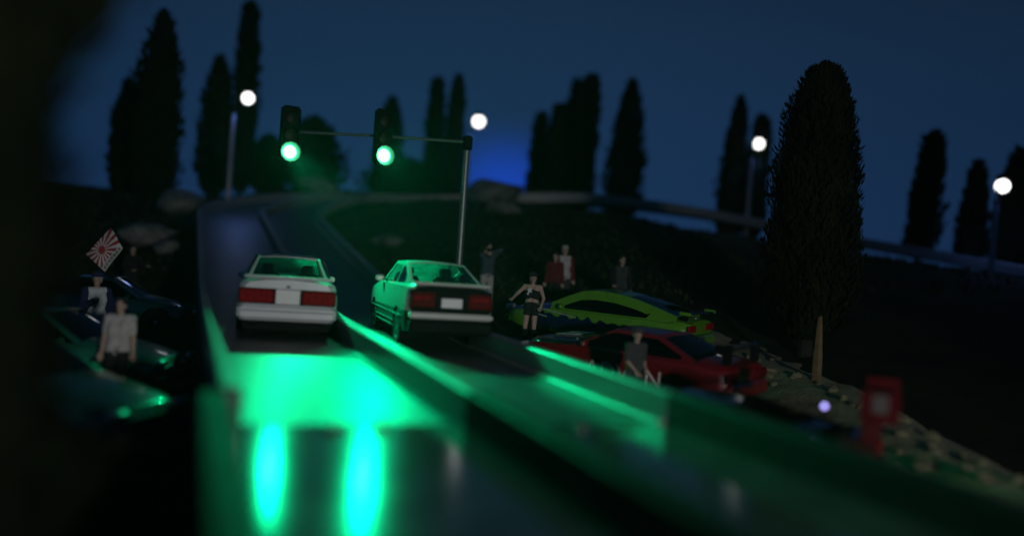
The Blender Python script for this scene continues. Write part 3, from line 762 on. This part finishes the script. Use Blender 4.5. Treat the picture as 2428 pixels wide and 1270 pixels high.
def coupe_spec(paint, L=4.35, W=1.72, zr=1.26, **kw):
    d = dict(L=L, W=W, paint=paint, wheels=(-L*.29, L*.30), wr=.31,
      hw=[(-L/2, W*.43), (-L/2+.25, W*.485), (-1.0, W*.5), (1.2, W*.495), (L/2-.35, W*.46), (L/2, W*.36)], zb=[(-L/2, .30), (-1.7, .20), (1.7, .17), (L/2, .26)],
      zs=[(-L/2, .78), (-1.5, .86), (-.2, .82), (.9, .78), (L/2-.2, .58), (L/2, .50)], zt=[(-L/2, .90), (-1.6, .97), (-.2, .92), (.9, .90), (1.5, .78), (L/2-.15, .64), (L/2, .54)],
      cab=dict(wb=1.0, wt=.20, rt=-.55, rb=-1.75, zr=zr, wB=W*.445, wR=W*.325))
    for k, v in kw.items():
        if k == 'cab': d['cab'].update(v)
        else: d[k] = v
    return d
def heading(loc, deg): return loc, R(deg)
# lime coupe
pg = U(1432, 800, 20.2); pg.z = U(1400, 679, 20.2).z-1.29
line = [(-1.95, .95), (-1.5, 1.06), (-1.0, 1.17), (-.5, 1.235), (0.0, 1.24), (.35, 1.19), (.7, 1.03), (1.05, .84)]
sp = coupe_spec('lime_paint', L=4.45, W=1.75, zr=1.24, paint2='violet_hood', hood=True, zs=[(-2.225, .76), (-1.5, .80), (-.2, .75), (.9, .72), (2.0, .56), (2.225, .50)], cab=dict(wb=1.05, wt=.25, rt=-.7, rb=-1.95, line=line, margin=.20, cpil=.66, mu=.10, mv=.05))
cg, L2 = make_car('parked_car', pg, R(-38), 'lime green coupe with dark violet bonnet parked behind the red car', sp, pitch=R(3), roll=R(-1.5))
part(cg, 'rear_bumper', (0, -L2-.01, .44), (1.55, .16, .26), 'lime_paint', .06)
w1 = part(cg, 'spoiler', (0, -L2+.10, 1.03), (1.50, .24, .035), 'black_gloss', .012)
for s_ in (-1, 1):
    part(w1, 'spoiler_post', (s_*.62, -L2+.14, .95), (.04, .14, .14), 'black_gloss', .01)
    part(w1, 'end_plate', (s_*.76, -L2+.09, 1.04), (.02, .26, .07), 'lime_paint', .006)
    part(cg, 'tail_light', (s_*.56, -L2-.01, .72), (.44, .06, .14), 'tail_red', .02)
# dark splashed graphic along the near side
b = MB(); rq = random.Random(4); top = []; bot = []
for i in range(29):
    y = 1.35-i*.095; top.append((y, .60+.10*noise.noise(Vector((i*.55, 2, 0)))+.05*math.sin(i*1.9))); bot.append((y, .30+.03*math.sin(i*.8)))
for i in range(28):
    b.add([(-.882, top[i][0], top[i][1]), (-.882, top[i+1][0], top[i+1][1]), (-.882, bot[i+1][0], bot[i+1][1]), (-.882, bot[i][0], bot[i][1])], [(0, 1, 2, 3)])
b.build('side_graphic', 'navy_graphic', cg)
for (y, z, l) in ((.9, .66, .5), (.5, .62, .36), (1.25, .55, .4)):
    part(cg, 'graphic_streak', (-.886, y, z), (.008, l, .016), 'sticker', .003, Matrix.Rotation(R(6), 3, 'X'))

# red car with white side lettering
pr = U(1505, 905, 16.6); pr.z = U(1530, 774, 16.6).z-1.26
sp = coupe_spec('red_paint', L=4.35, W=1.74, zr=1.22, paint2='black_hood', hood=True, zs=[(-2.175, .78), (-1.5, .86), (-.2, .84), (.9, .84), (1.9, .78), (2.175, .64)], zt=[(-2.175, .90), (-1.6, .97), (-.2, .94), (.9, .97), (1.5, .93), (2.0, .86), (2.175, .70)], lampz=.68, cab=dict(wb=.95, wt=.15, rt=-.75, rb=-1.65, bpil=[-.35], cpil=.34))
cr, L2 = make_car('parked_car', pr, R(-31), 'red coupe with dark bonnet and white side lettering behind the right guard wall', sp, pitch=R(1.5), roll=R(-2))
part(cr, 'rear_bumper', (0, -L2-.01, .46), (1.56, .18, .28), 'red_paint', .06)
w1 = part(cr, 'spoiler', (0, -L2+.08, 1.20), (1.58, .28, .04), 'black_gloss', .014)
for s_ in (-1, 1):
    part(w1, 'spoiler_post', (s_*.55, -L2+.12, 1.05), (.05, .16, .30), 'black_gloss', .01)
    part(w1, 'end_plate', (s_*.80, -L2+.08, 1.19), (.03, .32, .14), 'black_gloss', .008)
    part(cr, 'tail_light', (s_*.60, -L2-.01, .70), (.40, .06, .16), 'tail_red_dark', .02)
lm = text_mesh('ADVAN', .40, .006)
lo_ = link('lettering', lm, 'letter', cr, smooth=False)
lo_.matrix_parent_inverse = Matrix.Identity(4)
lo_.location = (-.877, -.24, .49); lo_.rotation_euler = (R(88), 0, R(-90)); lo_.scale = (1.15, 1, 1)
stk = part(cr, 'bonnet_sticker', (.02, 1.42, .945), (.66, .48, .014), 'sticker', .004, Matrix.Rotation(R(-4.5), 3, 'X'))
part(stk, 'sticker_mark', (-.02, 1.42, .953), (.30, .20, .010), 'black_hood', .003, Matrix.Rotation(R(-4.5), 3, 'X'))
part(stk, 'sticker_bar', (-.02, 1.42, .958), (.06, .24, .010), 'sticker', .003, Matrix.Rotation(R(-4.5), 3, 'X'))
part(cr, 'washer_jet', (-.45, 1.06, .965), (.05, .05, .03), 'chrome', .01)

# blurred dark red car with a tall rear wing
p5 = U(1650, 1085, 11.2); p5.z = -1.05
sp = coupe_spec('dark_red_paint', L=4.2, W=1.74, zr=1.14, roof='black_gloss', paint2='dark_red_paint')
c5, L2 = make_car('parked_car', p5, R(-46), 'dark red racing car with a tall red rear wing at the lower right', sp)
part(c5, 'rear_bumper', (0, -L2-.01, .46), (1.56, .18, .28), 'dark_red_paint', .06)
w1 = part(c5, 'rear_wing', (0, -L2+.02, 1.36), (1.62, .34, .05), 'wing_red', .02)
for s_ in (-1, 1):
    part(w1, 'wing_post', (s_*.5, -L2+.08, 1.12), (.05, .2, .46), 'dark_red_paint', .01)
    ep = part(w1, 'end_plate', (s_*.82, -L2+.0, 1.34), (.03, .40, .34), 'wing_red', .01)
    part(ep, 'number_panel', (s_*.84, -L2+.0, 1.38), (.012, .16, .20), 'plate_dim', .004)
    part(c5, 'tail_light', (s_*.56, -L2-.01, .70), (.40, .06, .16), 'tail_red', .02)

bpy.context.view_layer.update()
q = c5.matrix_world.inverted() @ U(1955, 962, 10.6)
b = MB(); b.ball(q, .032, 12); b.build('glint_ball', mat('glint_glow', (.3, .3, .6), .4, emit=(.42, .36, 1), estr=3.0), c5)  # glowing ball added in place of a violet glint on the bodywork
b = MB(); b.tube([(q.x, q.y, min(q.z-.2, 1.1)), (q.x, q.y, q.z-.03)], .022, 8); b.build('glint_stem', 'black_plastic', c5)  # stem added only to hold the glowing glint ball
# dark cars on the left
def by_nose(px, py, zg, deg, L=4.35, nz=.6):
    q = G(px, py, zg+nz); q.z = zg; a = R(deg); return q-Vector((math.sin(a), math.cos(a), 0))*(L/2)
pl = by_nose(478, 735, -.78, 106)
sp = coupe_spec('teal_paint', glassS='glass_dark'); sp['bump'] = 'teal_paint'
c1, L2 = make_car('parked_car', pl, R(103), 'dark glossy teal car with its nose at the track beside the white coupe', sp)
part(c1, 'grille', (0, L2+.035, .42), (.7, .04, .12), 'chrome', .02)
for s_ in (-1, 1):
    part(c1, 'side_trim', (s_*.865, -.3, .52), (.02, 2.4, .04), 'chrome', .008)
    part(c1, 'door_handle', (s_*.862, -.25, .68), (.03, .18, .04), 'chrome', .01)
pl = by_nose(425, 850, -1.0, 112)
sp = coupe_spec('green_paint')
c2, L2 = make_car('parked_car', pl, R(112), 'green-bonneted dark car that the person in white leans on', sp)
part(c2, 'grille', (0, L2+.035, .42), (.7, .04, .12), 'chrome', .02)
for s_ in (-1, 1): part(c2, 'side_trim', (s_*.865, -.1, .56), (.02, 2.2, .035), 'chrome', .006)
pl = by_nose(362, 968, -1.05, 124)
sp = coupe_spec('dark_green_paint')
c3, L2 = make_car('parked_car', pl, R(124), 'dark car with green-lit headlights at the bottom of the left row', sp)
for s_ in (-1, 1): part(c3, 'fog_lamp', (s_*.52, L2+.05, .36), (.2, .04, .10), 'clear_lamp', .03)
part(c3, 'grille', (0, L2+.045, .36), (.5, .04, .10), 'black_plastic', .02)

# ------------------------------------------------------------------ wooden stake
pk = U(1934, 925, 16.9); tp = U(1926, 747, 16.9)
b = MB(); hh = tp.z-pk.z
b.add([(-.11, -.09, -.5), (.11, -.08, -.5), (.10, .09, -.5), (-.10, .08, -.5), (-.095, -.07, hh*.45), (.09, -.07, hh*.45), (.085, .07, hh*.45), (-.09, .07, hh*.45), (-.05, -.03, hh*.96), (.035, -.03, hh), (.03, .03, hh), (-.045, .03, hh*.97)],
      [(3, 2, 1, 0), (0, 1, 5, 4), (1, 2, 6, 5), (2, 3, 7, 6), (3, 0, 4, 7), (4, 5, 9, 8), (5, 6, 10, 9), (6, 7, 11, 10), (7, 4, 8, 11), (8, 9, 10, 11)])
o = b.build('wooden_stake', 'wood', angle=20); o.location = pk; o.scale = (.72, .8, 1); o.rotation_euler = (0, R(-1), .3); tag(o, 'tapered pale wooden stake standing upright by the gravel bank', 'stake')
# ------------------------------------------------------------------ people
def capsule(b, p, q, r0, r1, n=10):
    p, q = Vector(p), Vector(q); b.ball(p, r0, n); b.ball(q, r1, n)
    if (q-p).length > 1e-4: b.tube([p, q], [r0, r1], n)
def ik(a, c, l1, l2, pole):
    a, c = Vector(a), Vector(c); d = c-a; dl = min(d.length, (l1+l2)*.999); dn = d.normalized()
    x = (l1*l1-l2*l2+dl*dl)/(2*dl); h = math.sqrt(max(0, l1*l1-x*x)); pl_ = Vector(pole)-dn*Vector(pole).dot(dn); pl_.normalize()
    return a+dn*x+pl_*h, a+dn*dl
def solid(b, name, ma, parent, vox):
    o = b.build(name, ma, parent, fix=True)
    md = o.modifiers.new('r', 'REMESH'); md.mode = 'VOXEL'; md.voxel_size = vox; md.use_smooth_shade = True
    sm = o.modifiers.new('s', 'SMOOTH'); sm.iterations = 3; sm.factor = .5
    me = apply_mods(o)
    if not me.materials: me.materials.append(M[ma])
    me.shade_smooth()
    return o
def person(loc, yaw, label, height=1.72, top='charcoal', legs='black', shoe='black_plastic', hair='hair_dark', lh=None, rh=None, lf=None, rf=None, lean=0., sleeve=1., leglen=1., nod=0., turn=0.,
           crop=0., jacket=None, hat=None, longhair=False, boots=None, hood=None, pelv=(0, 0, .93), bare_legs=False):
    e_ = empty('person', loc, yaw, label, 'person', 'bystanders around the track'); sc_ = height/1.75; e_.scale = (sc_,)*3
    P_ = Vector(pelv); ax = Vector((0, math.sin(lean), math.cos(lean)))
    ch = P_+ax*.33; nk = P_+ax*.54; hc = nk+Vector((0, .03, .155)).lerp(ax*.16, .5)
    side = Vector((1, 0, 0))
    shL, shR = P_+ax*.49-side*.185, P_+ax*.49+side*.185; hpL, hpR = P_-side*.09-Vector((0, 0, .03)), P_+side*.09-Vector((0, 0, .03))
    lh = Vector(lh or (-.27, .06, .80)); rh = Vector(rh or (.27, .06, .80)); lf = Vector(lf or (-.12, 0, .07)); rf = Vector(rf or (.12, .03, .07))
    elL, lh = ik(shL, lh, .29, .27, (-.5, -1, -.3)); elR, rh = ik(shR, rh, .29, .27, (.5, -1, -.3))
    knL, lf = ik(hpL, lf, .43, .43, (0, 1, .1)); knR, rf = ik(hpR, rf, .43, .43, (0, 1, .1))
    def torso(b, g):
        for s in (-1, 1):
            capsule(b, P_+side*s*.075, P_+ax*.17+side*s*.06, .115+g, .10+g); capsule(b, P_+ax*.17+side*s*.06, ch+side*s*.075, .10+g, .115+g)
            capsule(b, ch+side*s*.075, P_+ax*.47+side*s*.10, .115+g, .075+g)
        capsule(b, shL, shR, .062+g, .062+g)
    def arm(b, sh, el, hd, g, fr):
        w2 = el.lerp(hd, max(0, (fr-.5)*2)) if fr > .5 else None
        capsule(b, sh, el if fr > .5 else sh.lerp(el, fr*2), .056+g, .044+g)
        if w2 is not None: capsule(b, el, w2, .044+g, .030+g+(.006 if g else 0))
    def leg(b, hp_, kn, ft, g, fr):
        capsule(b, hp_, kn if fr > .5 else hp_.lerp(kn, fr*2), .090+g, (.060 if fr > .5 else .08)+g)
        if fr > .5: capsule(b, kn, kn.lerp(ft, (fr-.5)*2), .060+g, .042+g)
    b = MB(); torso(b, 0); capsule(b, P_+ax*.46, hc, .055, .05)
    for (sh, el, hd) in ((shL, elL, lh), (shR, elR, rh)):
        arm(b, sh, el, hd, 0, 1)
        dr = (hd-el).normalized(); sd = dr.cross(Vector((0, 1, .3))).normalized(); nr = sd.cross(dr)
        capsule(b, hd-sd*.014, hd+dr*.085-sd*.022, .021, .018, 8); capsule(b, hd+sd*.014, hd+dr*.085+sd*.022, .021, .018, 8)
        for k, (o_, l_) in enumerate(((-.034, .058), (-.012, .074), (.011, .070), (.033, .054))):
            p0 = hd+dr*.085+sd*o_; p1 = p0+dr*l_*.55+nr*.010; p2 = p1+dr*l_*.42+nr*.022; capsule(b, p0, p1, .0125, .0115, 6); capsule(b, p1, p2, .0115, .010, 6)
        tb = hd+dr*.02+sd*.03; capsule(b, tb, tb+dr*.04+sd*.03, .014, .012, 6); capsule(b, tb+dr*.04+sd*.03, tb+dr*.075+sd*.032+nr*.015, .012, .010, 6)
    for (hp_, kn, ft) in ((hpL, knL, lf), (hpR, knR, rf)):
        leg(b, hp_, kn, ft, 0, 1); capsule(b, ft-Vector((0, .03, .02)), ft+Vector((0, .15, -.035)), .042, .032)
    HR = Matrix.Translation(hc) @ Matrix.Rotation(turn, 4, 'Z') @ Matrix.Rotation(-nod, 4, 'X')
    hd_ = MB(); hd_.ball((0, 0, .02), (.078, .098, .108), 14); hd_.ball((0, .028, -.055), (.056, .066, .062), 12)
    hd_.ball((0, .105, -.012), (.014, .020, .026), 8); hd_.ball((0, .088, .032), (.055, .016, .014), 8)
    for s in (-1, 1): hd_.ball((s*.080, -.005, .0), (.012, .022, .033), 8)
    hd_.v = [tuple(HR @ Vector(v)) for v in hd_.v]; b.add(hd_.v, hd_.f)
    body = solid(b, 'body', 'skin', e_, .0105)
    def headpart(nm, ma, fn, par=e_):
        q = MB(); fn(q); q.v = [tuple(HR @ Vector(v)) for v in q.v]; return q.build(nm, ma, par)
    for s in (-1, 1): headpart('eye', 'eye_dark', lambda q: q.ball((s*.030, .087, .012), (.013, .008, .008), 8))
    headpart('mouth', 'lips', lambda q: q.ball((0, .088, -.052), (.024, .010, .007), 8))
    def hairf(q):
        q.ball((0, -.018, .045), (.088, .100, .098), 14); q.ball((0, -.052, -.005), (.080, .062, .085), 12)
        for k in range(9): a = k*.7; q.ball((.055*math.cos(a), -.02+.06*math.sin(a), .105+.012*math.sin(k*2.3)), (.034, .036, .034), 8)
        if longhair:
            q.ball((0, -.085, -.08), (.075, .045, .14), 12)
            for s in (-1, 1): q.ball((s*.07, -.03, -.05), (.028, .05, .13), 10)
    headpart('hair', hair, hairf)
    if hat:
        headpart('hat', 'cloth_'+hat, lambda q: (q.lathe([(.108, .055), (.112, .085), (.098, .135), (.05, .165), (0, .17)], n=18), q.box((0, .12, .062), (.15, .12, .014), bev=.006)))
    if hood:
        headpart('hood', 'cloth_'+hood, lambda q: (q.ball((0, -.045, .02), (.115, .105, .135), 14), q.ball((0, -.07, -.09), (.12, .09, .10), 12)))
    # clothes
    b = MB()
    if crop:
        for s in (-1, 1): capsule(b, ch+side*s*.075-ax*.08, ch+side*s*.075, .118, .128); capsule(b, ch+side*s*.075, P_+ax*.45+side*s*.10, .128, .07)
    else: torso(b, .016)
    if sleeve: arm(b, shL, elL, lh, .013, sleeve); arm(b, shR, elR, rh, .013, sleeve)
    if not crop:
        for s in (-1, 1): capsule(b, P_+side*s*.08-Vector((0, 0, .05)), P_+side*s*.08+ax*.1, .125, .118)
    solid(b, 'shirt', 'cloth_'+top, e_, .014)
    if jacket:
        b = MB()
        for s in (-1, 1):
            capsule(b, P_+side*s*.13-Vector((0, .02, .06)), ch+side*s*.125-Vector((0, .01, 0)), .095, .105); capsule(b, ch+side*s*.125-Vector((0, .01, 0)), P_+ax*.49+side*s*.14, .105, .075)
        capsule(b, P_-Vector((0, .07, .05)), P_+ax*.45-Vector((0, .05, 0)), .10, .09); capsule(b, shL, shL+side*.1, .080, .07); capsule(b, shR, shR-side*.1, .080, .07)
        arm(b, shL, elL, lh, .026, 1); arm(b, shR, elR, rh, .026, 1)
        solid(b, 'jacket', 'cloth_'+jacket, e_, .014)
    b = MB()
    for s in (-1, 1): capsule(b, P_+side*s*.075-Vector((0, 0, .02)), P_+side*s*.06+ax*.08, .128, .116)
    leg(b, hpL, knL, lf, .017, leglen); leg(b, hpR, knR, rf, .017, leglen)
    solid(b, 'shorts' if leglen < .5 else 'trousers', 'cloth_'+legs, e_, .014)
    for (kn, ft) in ((knL, lf), (knR, rf)):
        b = MB(); capsule(b, ft-Vector((0, .035, .022)), ft+Vector((0, .16, -.035)), .052, .040)
        if boots: capsule(b, ft, ft.lerp(kn, .75), .060, .072)
        solid(b, 'boot' if boots else 'shoe', shoe, e_, .016)
    return e_
def face(deg): return R(deg)      # 0 looks along the track, 180 looks back to the viewer
EX = []
def stand(px, ytop, Z, h, yaw, label, **kw):
    t = U(px, ytop, Z); gz = ground_z(t.x, t.y); z = t.z-h*1.02
    return person((t.x, t.y, z), yaw, label, height=h, **kw), z-gz, t
p1, dz, t = stand(1160, 574, 24.2, 1.72, R(165), 'person in slate jacket and white trousers holding a camera to the face', top='slate', legs='white', lh=(-.10, .22, 1.50), rh=(.06, .20, 1.47), nod=.05, turn=.5, leglen=1); EX.append(('p1', dz, t))
b = MB(); b.box((0, .27, 1.55), (.12, .06, .09), bev=.015); b.lathe([(.035, .28), (.035, .35)], (0, 0, 1.55), 'y', 12)
o = b.build('camera', 'black_plastic'); o.matrix_world = Matrix.Translation(p1.location) @ Matrix.Rotation(R(165), 4, 'Z'); tag(o, 'small black camera held by the person in slate jacket', 'camera')
p3, dz, t = stand(1341, 580, 24.6, 1.78, R(172), 'person in open red jacket over a white shirt behind the lime coupe', top='white', jacket='red', legs='charcoal', hair='hair_grey', turn=.2); EX.append(('p3', dz, t))
p4, dz, t = stand(1319, 597, 24.4, 1.60, R(150), 'person in plain red top standing close beside the open red jacket', top='red', legs='black', hair='hair_dark', turn=-.3); EX.append(('p4', dz, t))
p5_, dz, t = stand(1477, 604, 23.6, 1.72, R(160), 'person in black jacket with hand on hip behind the lime coupe roof', top='charcoal', jacket='black', legs='black', rh=(.20, .10, .98), lh=(-.25, .12, .86), turn=.4, sleeve=1); EX.append(('p5', dz, t))
p2, dz, t = stand(1266, 644, 18.6, 1.52, R(150), 'person in black crop top, shorts and boots pointing in front of the lime coupe', top='black', legs='black', crop=1, sleeve=0, leglen=.16, boots=True, longhair=True, hat='black', rh=(.42, .36, 1.12), lh=(-.24, .10, .95), nod=.05, turn=.3); EX.append(('p2', dz, t))
for (x, z, w_, h_) in ((.05, 1.33, .10, .10), (.09, 1.25, .05, .05)):
    b = MB(); b.box((x, .135, z), (w_, .012, h_), Matrix.Rotation(R(12), 3, 'Y'), bev=.004); b.build('top_emblem', 'sticker', p2)
p6, dz, t = stand(1512, 775, 14.6, 1.50, R(188), 'person in dark grey shirt and cap in front of the red car', top='charcoal', legs='black', hat='charcoal', sleeve=.45, lh=(-.12, .20, .98), rh=(.12, .20, .96), turn=-.5); EX.append(('p6', dz, t))
# left side
p7, dz, t = stand(232, 642, 17.2, 1.86, R(200), 'person in navy hooded coat with pale trousers in front of the teal car', top='pale', jacket='navy', legs='lavender', hair='hair_grey', hat='navy', hood=None, lh=(-.24, .16, 1.0), rh=(.10, .25, 1.25), turn=-.5); EX.append(('p7', dz, t))
p8, dz, t = stand(316, 580, 25.6, 1.74, R(215), 'person in black with raised hands standing behind the teal car', top='black', jacket='black', legs='black', lh=(-.30, .28, 1.18), rh=(.18, .30, 1.08), turn=-.3); EX.append(('p8', dz, t))
p9, dz, t = stand(287, 702, 13.46, 1.62, R(172), 'person in white short-sleeved top leaning on the green-bonneted car', top='white', legs='black', sleeve=.40, lean=-.16, lf=(-.13, .34, .07), rf=(.12, .22, .07), lh=(-.25, .02, .84), rh=(.25, .0, .82), turn=-.3, longhair=False); EX.append(('p9', dz, t))

# ------------------------------------------------------------------ striped flag
FZ = 17.0
c_top, c_right, c_bot, c_left = U(262, 540, FZ), U(291, 588, FZ), U(248, 644, FZ-.1), U(203, 603, FZ)
fl = empty('flag', U(228, 680, FZ), 0, 'white flag with red sun rays and black writing held over the teal car', 'flag'); Of = Vector(fl.location)
NUF, NVF = 60, 40
def fpt(u, v, off=0):                   # u along the long edge (lower left -> upper right), v from the plain edge to the lettered edge
    a = c_left.lerp(c_top, u); c = c_bot.lerp(c_right, u); p = a.lerp(c, v)
    n = Vector((.25, -1, .1)).normalized()
    return p+n*(.035*math.sin(u*7+v*2)+.02*math.sin(v*6)+off)-Of
sun = (.42, .36)
b = MB()
for i in range(NUF):
    for j in range(NVF):
        u, v = (i+.5)/NUF, (j+.5)/NVF
        dx, dy = (u-sun[0])*1.25, (v-sun[1])
        r_ = math.hypot(dx, dy); a = math.atan2(dy, dx)
        red = r_ < .15 or (math.floor(a/(2*math.pi)*32+.5) % 2 == 0)
        if v > .80: red = False
        b.add([fpt(i/NUF, j/NVF), fpt((i+1)/NUF, j/NVF), fpt((i+1)/NUF, (j+1)/NVF), fpt(i/NUF, (j+1)/NVF)], [(0, 1, 2, 3)], 1 if red else 0)
fc = b.build('cloth', ['flag_white', 'flag_red'], fl, angle=0, weld=.0005)
sol = fc.modifiers.new('s', 'SOLIDIFY'); sol.thickness = .008; apply_mods(fc)
b = MB(); rq = random.Random(9)
def stroke(u0, v0, u1, v1, wd):
    p, q = Vector((u0, v0)), Vector((u1, v1)); d_ = (q-p).normalized(); nn = Vector((-d_.y, d_.x))*wd
    for k in range(3):
        s0, s1 = p.lerp(q, k/3), p.lerp(q, (k+1)/3)
        b.add([fpt(*(s0-nn), .012), fpt(*(s1-nn), .012), fpt(*(s1+nn), .012), fpt(*(s0+nn), .012)], [(0, 1, 2, 3)])
for k in range(7):                      # brush characters along the lettered edge
    u0 = .06+k*.128
    for (a0, b0, a1, b1) in ((.0, .2, 1, .2), (.1, .8, .95, .8), (.5, 0, .5, 1), (.15, .5, .85, .5)) if k % 2 == 0 else ((.1, .1, .1, .9), (.1, .1, .9, .1), (.9, .1, .9, .9), (.1, .9, .9, .9), (.5, .3, .5, .7)):
        stroke(u0+a0*.10, .84+b0*.12, u0+a1*.10, .84+b1*.12, .010)
b.build('writing', 'ink', fl, smooth=False)
b = MB(); st = c_left.lerp(c_bot, -.02)-Of; sb_ = c_left.lerp(c_bot, 1.02)-Of; b.tube([st, sb_, sb_+(sb_-st).normalized()*.45], .012, 8); b.build('staff', 'black_plastic', fl)

# ------------------------------------------------------------------ haze added to imitate lens glare round the lamps
b = MB(); b.box((9, 26, 4.9), (90, 96, 16.4))
hz = b.build('haze', 'base_black', smooth=False); hz.data.materials.clear()
hm = bpy.data.materials.new('halo_haze'); hm.use_nodes = True; ht = hm.node_tree; ht.nodes.clear()
ho = ht.nodes.new('ShaderNodeOutputMaterial'); hv = ht.nodes.new('ShaderNodeVolumePrincipled'); hv.inputs['Color'].default_value = (.9, .9, .9, 1); hv.inputs['Density'].default_value = .0005; hv.inputs['Anisotropy'].default_value = .5
ht.links.new(hv.outputs[0], ho.inputs['Volume']); hz.data.materials.append(hm)
tag(hz, 'thin haze added to imitate lens glare round the lamps', 'haze', kind='stuff')
